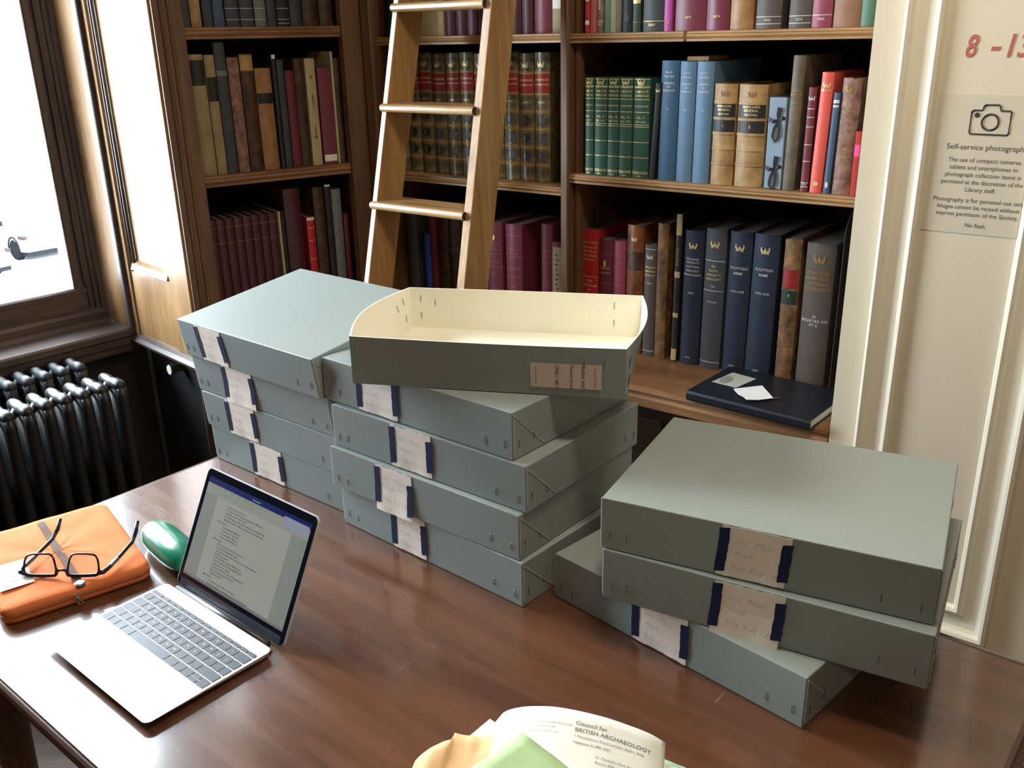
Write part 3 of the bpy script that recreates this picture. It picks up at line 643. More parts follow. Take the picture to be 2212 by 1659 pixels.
# --- middle bookcase
g1 = 'books on the top shelf of the middle bookcase'
shelf_row(FR, 2.070, 0.830, [
 (-2.030, -1.990, 0.23, 0, 0.19, 'charcoal', 'dark book at the left end of the middle bookcase top shelf', dict(group=g1)),
 (-1.985, -1.945, 0.23, 0, 0.19, 'dkbrown', 'dark brown book left of the ladder on the top shelf', dict(group=g1)),
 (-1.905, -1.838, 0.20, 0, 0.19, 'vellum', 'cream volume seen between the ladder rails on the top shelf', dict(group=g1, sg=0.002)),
 (-1.837, -1.814, 0.20, 0, 0.19, 'cream', 'narrow pale book touching the cream volume behind the ladder', dict(group=g1, sg=0.001)),
 (-1.812, -1.775, 0.24, 0, 0.19, 'maroon', 'maroon book just right of the pale books behind the ladder', dict(group=g1)),
 (-1.773, -1.735, 0.24, 0, 0.19, 'maroon', 'second maroon book to the right of the pale books behind the ladder', dict(group=g1)),
 (-1.733, -1.695, 0.24, 0, 0.19, 'maroon', 'third maroon book to the right of the pale books behind the ladder', dict(group=g1)),
 (-1.693, -1.655, 0.24, 0, 0.19, 'maroon', 'fourth maroon book, mostly hidden by the right ladder rail', dict(group=g1)),
 (-1.585, -1.548, 0.24, 0, 0.19, 'maroon', 'dark maroon book just right of the ladder on the top shelf', dict(group=g1)),
 (-1.546, -1.510, 0.24, 0, 0.19, 'maroon', 'middle one of the three maroon books right of the ladder', dict(group=g1)),
 (-1.508, -1.450, 0.25, 0, 0.19, 'plum', 'maroon book with a pale gilt line, right of the ladder', dict(group=g1, text=[('HERALDIC', 0.30, 0.008, 'dullgold', 'up')])),
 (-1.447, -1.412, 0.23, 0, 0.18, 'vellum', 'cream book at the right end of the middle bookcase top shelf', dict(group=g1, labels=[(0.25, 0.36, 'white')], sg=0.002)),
])
g2 = 'armorial leather volumes with red labels'
xs = [-2.008, -1.962, -1.892, -1.846, -1.800, -1.755, -1.700, -1.655, -1.622, -1.572, -1.520]
xs = [-2.040, -1.988, -1.936, -1.884, -1.832, -1.780, -1.728, -1.676, -1.624, -1.572, -1.520, -1.468]
names_ = ['first', 'second', 'third', 'fourth', 'fifth', 'sixth', 'seventh', 'eighth', 'ninth', 'tenth', 'eleventh']
for i in range(11):
    book(FR, 2.085, 0.447, (xs[i], xs[i]+0.050, 0.335 + 0.002*(i % 3), 0, 0.21, 'armorial', '%s from the left in the row of eleven gilt leather volumes with red labels' % names_[i],
        dict(group=g2, sg=0.009, crown=crown(0.915, 0.018), labels=[(0.70, 0.84, 'redl')], raised=[0.85, 0.69, 0.555, 0.42, 0.28, 0.14], rmat='dullgold', lines=[0.865, 0.835, 0.705, 0.675, 0.57, 0.54, 0.435, 0.405, 0.295, 0.265, 0.155, 0.125, 0.03, 0.97],
             lmat='dullgold', orn=[(0.49, 0.62, 0.026, 'blackl'), (0.35, 0.62, 0.026, 'blackl'), (0.21, 0.62, 0.026, 'blackl')], text=[('BARONAGE', 0.79, 0.008, 'gold'), ('OF ENGLAND', 0.755, 0.007, 'gold'), ('ARMS', 0.62, 0.008, 'gold')])))
g3 = 'books on the lowest shelf of the middle bookcase'
shelf_row(FR, 2.100, 0.007, [
 (-2.030, -1.990, 0.33, 0, 0.22, 'charcoal', 'dark book left of the ladder on the lowest middle shelf', dict(group=g3)),
 (-1.960, -1.936, 0.25, 0, 0.2, 'royal', 'blue book low behind the left ladder rail', dict(group=g3)),
 (-1.934, -1.906, 0.31, -1.0, 0.2, 'dkred', 'dark red narrow book beside the low blue one', dict(group=g3)),
 (-1.896, -1.860, 0.34, 0, 0.22, 'dkbrown', 'dark leather folio behind the ladder, left one of three', dict(group=g3, raised=[0.8, 0.6, 0.4])),
 (-1.858, -1.815, 0.35, 0, 0.22, 'dkbrown', 'dark leather folio behind the ladder with a pale band', dict(group=g3, raised=[0.8, 0.6, 0.4], labels=[(0.58, 0.62, 'worn')])),
 (-1.812, -1.765, 0.34, 0, 0.22, 'dkbrown', 'dark leather folio behind the ladder, right one of three', dict(group=g3, raised=[0.8, 0.6, 0.4])),
 (-1.715, -1.655, 0.312, 0, 0.21, 'plum', 'wine red volume with a gilt shield, next to the right ladder rail', dict(group=g3, lines=[0.70, 0.58, 0.36], lmat='pink', orn=[(0.86, 0.3, 0.02, 'gold')], text=[("DEBRETT'S", 0.78, 0.009, 'pink'), ('PEERAGE', 0.74, 0.009, 'pink'), ('BARONETAGE', 0.62, 0.008, 'pink'), ('1980', 0.5, 0.008, 'pink')])),
 (-1.642, -1.582, 0.312, 0, 0.21, 'plum', 'wine red volume standing alone left of the dark gap', dict(group=g3, lines=[0.90, 0.70, 0.30], lmat='pink', text=[("DEBRETT'S", 0.76, 0.009, 'pink'), ('PEERAGE', 0.72, 0.009, 'pink'), ('BARONETAGE', 0.58, 0.008, 'pink'), ('KNIGHTAGE', 0.5, 0.008, 'pink'), ('1990', 0.4, 0.008, 'pink')])),
 (-1.512, -1.474, 0.325, 0, 0.21, 'plum', 'wine red volume beside the small gilt-patterned book', dict(group=g3, lines=[0.72, 0.66, 0.36], lmat='pink', text=[('PEERAGE', 0.76, 0.008, 'pink'), ('1995', 0.5, 0.008, 'pink')])),
 (-1.472, -1.440, 0.278, 0, 0.19, 'plum', 'smaller book with a dense pale gilt pattern, against the upright', dict(group=g3, sg=0.002, labels=[(0.36, 0.95, 'cream')], orn=[(0.42 + 0.05*k, 0.25 + 0.15*(k % 3), 0.006, 'plum') for k in range(10)])),
])
# --- corner bookcase
h1 = 'books on the top shelf of the corner bookcase'
shelf_row(FL, 0.03, 0.864, [
 (-0.503, -0.480, 0.25, 0, 0.2, 'charcoal', 'dark book at the left end of the corner bookcase top shelf', dict(group=h1)),
 (-0.478, -0.449, 0.26, 0, 0.2, 'tan', 'tan book on the top shelf of the corner bookcase', dict(group=h1)),
 (-0.445, -0.418, 0.26, 0, 0.2, 'charcoal', 'dark volume directly right of the tan book on the corner top shelf', dict(group=h1)),
 (-0.416, -0.386, 0.26, 0, 0.2, 'steelblue', 'dark blue-grey volume, second right of the tan book on the corner top shelf', dict(group=h1)),
 (-0.383, -0.344, 0.26, 0, 0.2, 'charcoal', 'dark grey volume with pale rules, left of a matching one', dict(group=h1, lines=[0.18, 0.07], lmat='silver')),
 (-0.342, -0.304, 0.26, 0, 0.2, 'charcoal', 'dark grey volume with pale rules, right of a matching one', dict(group=h1, lines=[0.18, 0.07], lmat='silver')),
 (-0.301, -0.268, 0.26, 0, 0.2, 'grey', 'greyish volume near the middle of the corner top shelf', dict(group=h1, lines=[0.07, 0.18], lmat='silver')),
 (-0.266, -0.239, 0.26, 0, 0.2, 'charcoal', 'narrow charcoal volume right of the greyish one on the corner top shelf', dict(group=h1)),
 (-0.236, -0.200, 0.26, 0, 0.2, 'black', 'black volume with pale rules at its foot, corner top shelf', dict(group=h1, lines=[0.03, 0.07, 0.18], lmat='silver')),
 (-0.198, -0.163, 0.25, 0, 0.2, 'charcoal', 'charcoal book third from the right on the corner top shelf', dict(group=h1)),
 (-0.160, -0.112, 0.26, 0, 0.2, 'dkbrown', 'brownish book second from the right on the corner top shelf', dict(group=h1)),
 (-0.109, -0.066, 0.25, 0, 0.2, 'dkbrown', 'brownish book at the right end of the corner top shelf', dict(group=h1)),
])
h2 = 'books on the middle shelf of the corner bookcase'
shelf_row(FL, 0.03, 0.476, [
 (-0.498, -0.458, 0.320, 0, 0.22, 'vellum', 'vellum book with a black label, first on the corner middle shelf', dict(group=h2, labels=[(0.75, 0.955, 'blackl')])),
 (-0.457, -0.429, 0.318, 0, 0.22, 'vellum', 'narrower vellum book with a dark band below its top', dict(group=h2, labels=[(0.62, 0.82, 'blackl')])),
 (-0.428, -0.397, 0.350, 0, 0.24, 'charcoal', 'tallest dark grey book on the corner middle shelf', dict(group=h2, labels=[(0.75, 0.79, 'grey')])),
 (-0.395, -0.362, 0.310, 0, 0.22, 'worn', 'dusty brown leather book right of the tallest grey book', dict(group=h2)),
 (-0.360, -0.321, 0.318, 0, 0.22, 'dkbrown', 'dark brown book with a tan patch at the top', dict(group=h2, labels=[(0.86, 0.99, 'tan')])),
 (-0.319, -0.272, 0.279, 0, 0.22, 'tanc', 'tan-orange book with a dark band, lower than its neighbours', dict(group=h2, labels=[(0.66, 0.76, 'blackl')])),
 (-0.268, -0.256, 0.314, 0, 0.22, 'black', 'very thin black book with a white top', dict(group=h2, labels=[(0.965, 0.999, 'white')])),
 (-0.254, -0.233, 0.300, 0, 0.22, 'charcoal', 'thin charcoal book beside the one with the white top', dict(group=h2)),
 (-0.231, -0.204, 0.270, 0, 0.2, 'dkred', 'short dark red book on the corner middle shelf', dict(group=h2)),
 (-0.203, -0.173, 0.300, 0, 0.22, 'dkbrown', 'dark brown book left of the cream-coloured one', dict(group=h2)),
 (-0.169, -0.138, 0.301, 0, 0.22, 'cream', 'cream book with small dark crest left of the crimson one', dict(group=h2, sg=0.003, text=[('FAMILIES OF', 0.6, 0.008, 'blackl', 'down'), ('SURREY', 0.33, 0.008, 'blackl', 'down')], orn=[(0.83, 0.3, 0.012, 'tanc'), (0.27, 0.3, 0.01, 'oldcalf')])),
 (-0.133, -0.090, 0.275, 0, 0.22, 'plum', 'crimson book with a small white shelf sticker', dict(group=h2, sg=0.002, labels=[(0.03, 0.10, 'white')])),
 (-0.089, -0.082, 0.318, 0, 0.22, 'cream', 'thin tall white-edged folder right of the crimson book', dict(group=h2, sg=0.0005)),
 (-0.080, -0.062, 0.300, 0, 0.22, 'dkbrown', 'narrow brown book at the right end of the corner middle shelf', dict(group=h2)),
])
h3 = 'books on the lowest shelf of the corner bookcase'
for i in range(8):
    a = -0.503 + 0.0262*i
    book(FL, 0.05, 0.0, (a, a+0.0255, 0.348, 0, 0.22, 'maroon', '%s from the left of the eight matching dark maroon volumes' % names_[i], dict(group='matching dark maroon volumes', lines=[0.93, 0.80], lmat='dullgold')))
shelf_row(FL, 0.05, 0.0, [
 (-0.291, -0.283, 0.350, 0, 0.22, 'cream', 'thin white-spined book right of the maroon set', dict(group=h3, sg=0.0005)),
 (-0.281, -0.272, 0.350, 0, 0.22, 'black', 'thin black book right of the thin white-spined one', dict(group=h3, sg=0.0005)),
 (-0.266, -0.213, 0.412, 0, 0.25, 'maroon', 'tall thick red-brown folio on the corner lowest shelf', dict(group=h3, raised=[0.93, 0.75, 0.72, 0.58, 0.4, 0.2])),
 (-0.201, -0.175, 0.321, 0, 0.22, 'red', 'narrow bright red book with a torn white edge', dict(group=h3, labels=[(0.97, 0.999, 'white')], lines=[0.9, 0.78, 0.6])),
 (-0.172, -0.138, 0.408, 0, 0.24, 'dkbrown', 'tall dark book right of the narrow red one', dict(group=h3)),
 (-0.134, -0.114, 0.413, 0, 0.24, 'black', 'tall black book left of the grey one on the corner lowest shelf', dict(group=h3, labels=[(0.985, 0.999, 'white')])),
 (-0.112, -0.081, 0.396, 0, 0.24, 'grey', 'tall grey book on the corner lowest shelf', dict(group=h3)),
 (-0.078, -0.062, 0.317, 0, 0.22, 'dkred', 'red book at the right end of the corner lowest shelf', dict(group=h3)),
])
tag(MB().box(-0.345, -0.245, 0.004, 0.044, 0, 0.150).build('cardboard_box', plain('brown_card', (0.20, 0.11, 0.055, 1), 0.7)), 'small brown cardboard box in front of the maroon volumes', 'box')
o = COL.objects[-1] if False else bpy.data.objects['cardboard_box']; o.location = FL.p(0, 0, 0.001); o.rotation_euler = (0, 0, FL.a)

# ribbon-tied pale blue folder
def ribbon_folder():
    x0, w, h, d = -0.844, 0.040, 0.200, 0.19
    t = thing('ribbon_folder', 'pale blue folder tied with two black ribbon bows', 'folder', FR.p(x0, 2.047, 0.488), FR.a, gm_)
    MB().box(0, w, 0, d, 0, h).build('case', BC['paleblue'], t, bevel=0.002)
    MB().box(-0.0004, w+0.0004, -0.0004, d, h, h+0.0015).build('lid_edge', BC['blackl'], t)
    rb = plain('black_ribbon', (0.012, 0.012, 0.016, 1), 0.45)
    for zc in (0.150, 0.045):
        m = MB()
        def band(pts, wd):
            vs = []; fs = []
            for i, (x, z) in enumerate(pts):
                a = pts[max(0, i-1)]; b = pts[min(len(pts)-1, i+1)]; dx, dz = b[0]-a[0], b[1]-a[1]; L = math.hypot(dx, dz) or 1
                nx, nz = -dz/L*wd/2, dx/L*wd/2; y = -0.002-0.002*math.sin(PI*i/(len(pts)-1))
                vs += [(x-nx, y, z-nz), (x+nx, y, z+nz)]
            for i in range(len(pts)-1): fs.append((2*i, 2*i+1, 2*i+3, 2*i+2))
            m.add(vs, fs)
        c = (w*0.62, zc)
        band([(0.0, zc+0.004), (w*0.3, zc-0.002), c], 0.007)
        band([c, (w*0.8, zc+0.008), (w, zc+0.004)], 0.006)
        band([c, (w*0.66, zc+0.016), (w*0.74, zc+0.026), (w*0.60, zc+0.028), (w*0.56, zc+0.012), c], 0.006)
        band([c, (w*0.40, zc-0.016), (w*0.34, zc-0.034), (w*0.50, zc-0.046), (w*0.68, zc-0.034), (w*0.70, zc-0.014), c], 0.006)
        r = m.build('ribbon_bow', rb, t); sd = r.modifiers.new('s', 'SOLIDIFY'); sd.thickness = 0.0008
ribbon_folder()
# slip of paper above the blue volumes
tag(MB().box(-1.062, -1.008, 2.070, 2.180, 0.7635, 0.7725).build('pamphlet', BC['tan']), 'small buff pamphlet lying on top of the pale blue volumes', 'pamphlet')
o = bpy.data.objects['pamphlet']; o.location = (0, 0, ZT); o.rotation_euler = (0, 0, FR.a)

# ------------------------------------------------------------------ table
def table():
    a0, a1, b0, b1 = -1.642, -0.105, 0.350, 1.262
    t = thing('library_table', 'large polished mahogany table under the box stacks and laptop', 'table', FT.p((a0+a1)/2, (b0+b1)/2, -ZT), FT.a)
    W = (a1-a0)/2; D = (b1-b0)/2
    tp = MB().box(-W+0.012, W-0.012, -D+0.012, D-0.012, ZT-0.028, ZT)
    tp.build('tabletop', M_TABLE, t)
    # moulded edge with a groove and two roundings
    prof = [(0.000, 0.0), (0.006, 0.0), (0.0075, -0.002), (0.0105, -0.0005), (0.014, -0.003), (0.016, -0.008), (0.014, -0.013), (0.0145, -0.016), (0.011, -0.024), (0.004, -0.028), (0.0, -0.028)]
    vs = []; fs = []; n = len(prof)
    for cx, cy, sx, sy in ((-W, -D, -1, -1), (W, -D, 1, -1), (W, D, 1, 1), (-W, D, -1, 1)):
        for d, z in prof: vs.append((cx - sx*0.012 + sx*d, cy - sy*0.012 + sy*d, ZT+z))
    for k in range(4):
        j = (k+1) % 4
        for i in range(n-1): fs.append((k*n+i, k*n+i+1, j*n+i+1, j*n+i))
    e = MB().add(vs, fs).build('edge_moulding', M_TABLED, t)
    ap = MB()
    ap.box(-W+0.07, W-0.07, -D+0.07, -D+0.095, ZT-0.14, ZT-0.03); ap.box(-W+0.07, W-0.07, D-0.095, D-0.07, ZT-0.14, ZT-0.03)
    ap.box(-W+0.07, -W+0.095, -D+0.07, D-0.07, ZT-0.14, ZT-0.03); ap.box(W-0.095, W-0.07, -D+0.07, D-0.07, ZT-0.14, ZT-0.03)
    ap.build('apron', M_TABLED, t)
    for x in (-W+0.09, W-0.09):
        for y in (-D+0.09, D-0.09):
            l = MB(); l.box(x-0.035, x+0.035, y-0.035, y+0.035, ZT-0.16, ZT-0.028)
            l.lathe([(0.022, 0.0), (0.026, 0.05), (0.020, 0.08), (0.030, 0.12), (0.026, 0.3), (0.034, 0.50), (0.024, 0.56), (0.033, 0.60)], 20, 0, Matrix.Translation((x, y, 0)))
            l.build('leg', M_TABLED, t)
table()
def scratch_varnish(m):
    nt = m.node_tree; b = nt.nodes['Principled BSDF']; tc = nt.nodes.new('ShaderNodeTexCoord')
    src = b.inputs['Base Color'].links[0].from_socket; last = src
    for sc, ang, lo in (((6, 90, 6), 0.5, 0.73), ((70, 7, 6), 0.9, 0.745), ((240, 240, 240), 0, 0.80)):
        mp = nt.nodes.new('ShaderNodeMapping'); mp.inputs['Scale'].default_value = sc; mp.inputs['Rotation'].default_value = (0, 0, ang)
        n = nt.nodes.new('ShaderNodeTexNoise'); n.inputs['Scale'].default_value = 1.5; n.inputs['Detail'].default_value = 2
        nt.links.new(tc.outputs['Object'], mp.inputs['Vector']); nt.links.new(mp.outputs['Vector'], n.inputs['Vector'])
        r = nt.nodes.new('ShaderNodeMapRange'); r.inputs['From Min'].default_value = lo; r.inputs['From Max'].default_value = lo+0.05; r.inputs['To Max'].default_value = 0.5
        nt.links.new(n.outputs['Fac'], r.inputs['Value'])
        mx = nt.nodes.new('ShaderNodeMix'); mx.data_type = 'RGBA'; mx.inputs[7].default_value = (0.34, 0.22, 0.15, 1)
        nt.links.new(r.outputs['Result'], mx.inputs[0]); nt.links.new(last, mx.inputs[6]); last = mx.outputs[2]
    nt.links.new(last, b.inputs['Base Color'])
scratch_varnish(M_TABLE)

# ------------------------------------------------------------------ archive boxes
BL, BD, BH = 0.4262, 0.3145, 0.078
def archive_box(x, y, yaw, z, label, num, lx0, lx1, tb=0.0, tt=0.0, L=BL, grp='', H=BH, skew=0.0, drop=0.0, tl=(0.1, 0.93), tr=(0.15, 0.85), seed=0):
    """tb, tt: tilt in degrees of the bottom and of the top along the depth (front edge lowest)"""
    t = thing('archive_box', label, 'box', Vector((x, y, z+ZT+0.0004)), yaw, grp)
    rr = random.Random(seed)
    cb, sb, ct, st = math.cos(R(tb)), math.sin(R(tb)), math.cos(R(tt)), math.sin(R(tt))
    fy, fz = -math.sin(R(tt))*H, math.cos(R(tt))*H           # front face leans with the lid
    D = BD
    H -= 0.0008
    nx, ny = 12, 9
    def top(u, v):
        s = 0.0
        bul = 0.0012*math.sin(PI*u)*math.sin(PI*v)
        return (L*u, fy + D*v*ct, fz - 0.0008 + D*v*st - s - bul)
    def bot(u, v): return (L*u, D*v*cb, D*v*sb)
    m = MB()
    vs = []
    m.grid(top, nx, ny); m.grid(bot, nx, ny)
    def side(fn0, fn1, k): m.grid(lambda u, v: tuple(Vector(fn0(u))*(1-v) + Vector(fn1(u))*v), k, 3)
    side(lambda u: bot(u, 0), lambda u: top(u, 0), nx); side(lambda u: bot(u, 1), lambda u: top(u, 1), nx)
    side(lambda u: bot(0, u), lambda u: top(0, u), ny); side(lambda u: bot(1, u), lambda u: top(1, u), ny)
    lid = m.build('lid', M_BOARD, t, fix=False)
    bm = bmesh.new(); bm.from_mesh(lid.data); bmesh.ops.remove_doubles(bm, verts=bm.verts, dist=0.0004); bmesh.ops.recalc_face_normals(bm, faces=bm.faces); bm.to_mesh(lid.data); bm.free()
    b = lid.modifiers.new('bevel', 'BEVEL'); b.width = 0.0016; b.segments = 2; b.angle_limit = R(40)
    # pale worn fold lines at the corners
    for (cx, s) in ((L, 1),):
        cl = MB()
        p0 = Vector((L+0.0006, 0.002, 0.012)); p1 = Vector((L+0.0006, fy+0.002, fz-0.004))
        cl.tube([p0, p1], 0.0009, 5)
        cl.tube([Vector((L+0.0004, fy+0.003, fz-0.006)), Vector((L+0.0004, fy+0.075*1.0, 0.004))], 0.0006, 4)
        cl.build('corner_fold', M_BOARDEDGE, t)
    cl = MB()
    cl.tube([Vector((-0.0002, fy+0.001, fz-0.002)), Vector((-0.0002, 0.001, 0.006))], 0.0009, 5)
    cl.build('corner_fold', M_BOARDEDGE, t)
    # wire staples
    def front(xx, q, off): return Vector((xx, fy*q - off, fz*q))
    for xx in (0.012+rr.random()*0.004, 0.034+rr.random()*0.006, L-0.052-rr.random()*0.01, L-0.016):
        s = MB(); q = 0.16+rr.random()*0.06
        s.tube([front(xx, q, -0.001), front(xx, q+0.015, 0.0009), front(xx, q+0.15, 0.0009), front(xx, q+0.165, -0.001)], 0.0006, 5)
        s.build('staple', M_STAPLE, t)
    for yy in (0.014, 0.05, D-0.04, D-0.014):
        s = MB(); q = 0.2+rr.random()*0.08
        s.tube([(L-0.001, yy, BH*q), (L+0.0009, yy, BH*q+0.001), (L+0.0009, yy, BH*(q+0.14)), (L-0.001, yy, BH*(q+0.155))], 0.0006, 5)
        s.build('staple', M_STAPLE, t)
    # paper label, torn edges
    def fp(xx, q, off): v = front(xx, q, off); return tuple(v)
    n = 14; vs = []; fs = []
    q0, q1 = -drop, 0.985
    for i in range(n+1):
        u = i/n; xx = lx0+(lx1-lx0)*u
        lo = q0+0.02+rr.random()*0.018; hi = q1-rr.random()*0.03
        sag = 0.0
        vs += [fp(xx+skew*q0, lo, 0.0012+0.0035*(1 if q0 < 0 else 0)+0.0006*math.sin(u*9)), fp(xx+skew*0.5, 0.5, 0.0011), fp(xx+skew, hi, 0.0012)]
    for i in range(n):
        a = 3*i; fs += [(a, a+3, a+4, a+1), (a+1, a+4, a+5, a+2)]
    lb = MB().add(vs, fs).build('paper_label', M_PAPER, t); so = lb.modifiers.new('s', 'SOLIDIFY'); so.thickness = 0.0003
    # pencil writing
    hw = MB(); W = lx1-lx0
    for txt, q, dx, ang in (('Soc  Med', 0.68, 0.20, -0.03), ('Arch', 0.44, 0.22, -0.02), ('box %s of 13' % num, 0.19, 0.20, -0.05)):
        tv, tf = text_mesh(txt, 0.0125, 'LEFT', shear=0.35, bold=-0.022)
        k = min(1.0, W*0.66/max(x for x, y in tv))
        hw.add([tuple(front(lx0 + W*dx + xx*k + skew*q + 0.0008*math.sin(yy*300), q + (yy + xx*ang)/BH, 0.0024 + (0.0055*max(0, 0.5-q-yy/BH) if drop else 0))) for xx, yy in tv], tf)
    hw.build('handwriting', M_PENCIL, lb)
    for (c, (ta, tb2), sg) in ((lx0, tl, -1), (lx1, tr, 1)):
        vs = []; fs = []; n = 10; wd = 0.0135
        for i in range(n+1):
            q = ta+(tb2-ta)*i/n; j = (rr.random()-0.5)*0.0012; jz = 0.02*(1 if i in (0, n) else 0)
            xc = c + sg*(-0.004) + skew*q
            of = 0.0020 + (0.0068*max(0, 0.5-q) if drop else 0)
            vs += [fp(xc-wd/2+j, q-jz, of), fp(xc+wd/2+j, q+jz*0.6, of)]
        for i in range(n): fs.append((2*i, 2*i+1, 2*i+3, 2*i+2))
        tp = MB().add(vs, fs).build('cloth_tape', M_TAPE, t); so = tp.modifiers.new('s', 'SOLIDIFY'); so.thickness = 0.0004
    return t
ga, gb2, gc = 'left stack of archive boxes', 'middle stack of archive boxes', 'right stack of archive boxes'
LA = 0.4195
archive_box(-.6277, 1.7889, R(-39.3), 0.0, 'grey-blue archive box at the bottom of the left stack by the radiator', '10', .132, .229, 0, 1.9, L=LA, grp=ga, seed=1)
archive_box(-.6358, 1.7889, R(-39.2), BH, 'second box up in the left stack, label torn ragged at its foot', '11', .080, .172, 1.9, 3.8, L=LA, grp=ga, seed=2)
archive_box(-.6442, 1.7914, R(-39.4), 2*BH, 'third box up in the left stack, directly under the blue-topped one', '12', .101, .196, 3.8, 5.7, L=LA, grp=ga, seed=3, drop=0.05)
archive_box(-.6583, 1.786, R(-40.2), 3*BH, 'topmost box of the left stack, its broad lid lit blue by the window', '13', .065, .150, 5.7, 7.6, L=LA, grp=ga, seed=4, skew=-0.006)
archive_box(-.3097, 1.4965, -.7242, 0.0, 'bottom box of the middle stack standing on the table', '6', .134, .215, grp=gb2, seed=5)
archive_box(-.3226, 1.4918, -.6907, BH, 'second box up in the middle stack, its white label hanging loose', '7', .116, .201, grp=gb2, seed=6, drop=0.12, tr=(0.02, 0.75))
archive_box(-.3137, 1.4943, -.6808, 2*BH, 'third box up in the middle stack with a wide cream label', '8', .144, .235, grp=gb2, seed=7)
archive_box(-.3276, 1.5185, -.6968, 3*BH, 'fourth box up in the middle stack, right under the open lid', '9', .088, .183, grp=gb2, seed=8)
archive_box(.0607, 1.2437, -.8068, 0.0, 'bottom box of the right stack, twisted away from the two above it', '1', .156, .249, grp=gc, seed=9)
archive_box(.1217, 1.1224, -.5238, BH, 'middle box of the right stack with a label reading box 4', '4', .157, .248, grp=gc, seed=10, drop=0.06, skew=0.004)
archive_box(.1188, 1.1260, -.4825, 2*BH, 'top box of the right stack, its large lid in full view', '5', .162, .250, grp=gc, seed=11, skew=0.006)

# open, upturned lid lying on the middle stack
def open_lid():
    L, D, H = 0.432, 0.303, 0.0785
    t = thing('open_box_lid', 'open upturned box lid with cream lining on top of the middle stack', 'box lid', Vector((-.2527, 1.381, 4*BH+ZT+0.0008)), -.2177)
    def outline(q, off):
        pts = []
        bl, br = 0.030*q**1.5, 0.018*q**1.5; fb = 0.006*q
        def seg(p, p2, bul, n):
            a = Vector(p); b = Vector(p2); d = b-a; nn = Vector((d.y, -d.x)).normalized()
            for i in range(n): u = i/n; pts.append(a + d*u + nn*(bul*math.sin(PI*u)+0))
        seg((off, off), (L-off, off), fb, 14); seg((L-off, off), (L-off, D-off), br, 12)
        seg((L-off, D-off), (off, D-off), 0.002*q, 14); seg((off, D-off), (off, off), bl, 12)
        return pts
    def shell(off, z0, mat, name, bottom):
        m = MB(); rows = 6; n = None; vs = []; fs = []
        for j in range(rows+1):
            q = j/rows; o = outline(q, off); n = len(o)
            vs += [(p.x, p.y, z0+(H-z0)*q) for p in o]
        for j in range(rows):
            for i in range(n): k = (i+1) % n; fs.append((j*n+i, j*n+k, (j+1)*n+k, (j+1)*n+i))
        fs.append(tuple(range(n))[::-1] if bottom else tuple(range(n)))
        m.add(vs, fs); return m, n
    mo, n = shell(0.0, 0.0, M_BOARD, 'outer', True)
    outer = mo.build('outer_shell', M_BOARD, t, fix=False)
    mi, n = shell(0.0022, 0.0022, M_CREAM, 'inner', False)
    # rim joins the two skins
    oo = outline(1, 0); ii = outline(1, 0.0022); vs = [(p.x, p.y, H) for p in oo] + [(p.x, p.y, H) for p in ii]
    mi.add(vs, [(i, (i+1) % n, (i+1) % n+n, i+n) for i in range(n)])
    tag(mi.build('lining', M_CREAM, t, fix=False), 'cream paper lining')
    rr = random.Random(3)
    for (x, y, dx, dy) in [(0.012, D-0.0035, 0, -1), (0.040, D-0.0035, 0, -1), (0.0, D-0.03, 1, 0), (0.0, D-0.055, 1, 0), (L-0.012, D-0.0035, 0, -1), (L-0.06, D-0.0035, 0, -1)]:
        for z in ((0.045,) if rr.random() > 0.4 else (0.02, 0.052)):
            s = MB()
            if dx: s.tube([(0.0028-0.03*(z/H)**1.5*math.sin(PI*(1-y/D))+0.0004, y, z), (0.0028-0.03*((z+.013)/H)**1.5*math.sin(PI*(1-y/D))+0.0004, y, z+0.013)], 0.0005, 5)
            else: s.tube([(x+0.01, y+0.0005, z), (x+0.01, y+0.0005, z+0.013)], 0.0005, 5)
            s.build('staple', M_STAPLE, t)
    for x in (L-0.062, L-0.032):
        s = MB(); s.tube([(x, -0.0030, 0.045), (x, -0.0038, 0.060)], 0.0005, 5); s.build('staple', M_STAPLE, t)
    for y in (0.012, 0.03):
        for z in (0.015, 0.045):
            s = MB(); s.tube([(L+0.0012+0.004*z/H, y, z), (L+0.0022+0.004*z/H, y, z+0.013)], 0.0005, 5); s.build('staple', M_STAPLE, t)
    # printed and handwritten spine label, lettered sideways
    lm = MB(); x0, x1, z0, z1 = 0.288, 0.396, 0.0125, 0.052
    def yy(x, z): return -0.006*(z/H)*math.sin(PI*x/L) - 0.0012
    lm.grid(lambda u, v: (x0+(x1-x0)*u, yy(x0+(x1-x0)*u, z0+(z1-z0)*v), z0+(z1-z0)*v), 8, 4)
    lb = lm.build('spine_label', plain('buff_label', (0.66, 0.52, 0.43, 1), 0.75), t); so = lb.modifiers.new('s', 'SOLIDIFY'); so.thickness = 0.0003
    hw = MB()
    for txt, xc, sz, sh, b in (('Index vol.', 0.366, 0.0100, 0.2, -0.004), ('Pennant Road', 0.349, 0.0068, 0.2, 0.0), ('1945 - 48 !', 0.326, 0.0085, 0.2, 0.0), ('COLLECTION', 0.385, 0.0050, 0, -0.01), ('SOCIETY OF ANTIQUARIES', 0.296, 0.0026, 0, 0)):
        tv, tf = text_mesh(txt, sz, 'CENTER', shear=sh, bold=b)
        hw.add([(xc+y, yy(xc+y, (z0+z1)/2-x)-0.0008, (z0+z1)/2-x) for x, y in tv], tf)
    hw.build('handwriting', M_BLACK, lb)
open_lid()

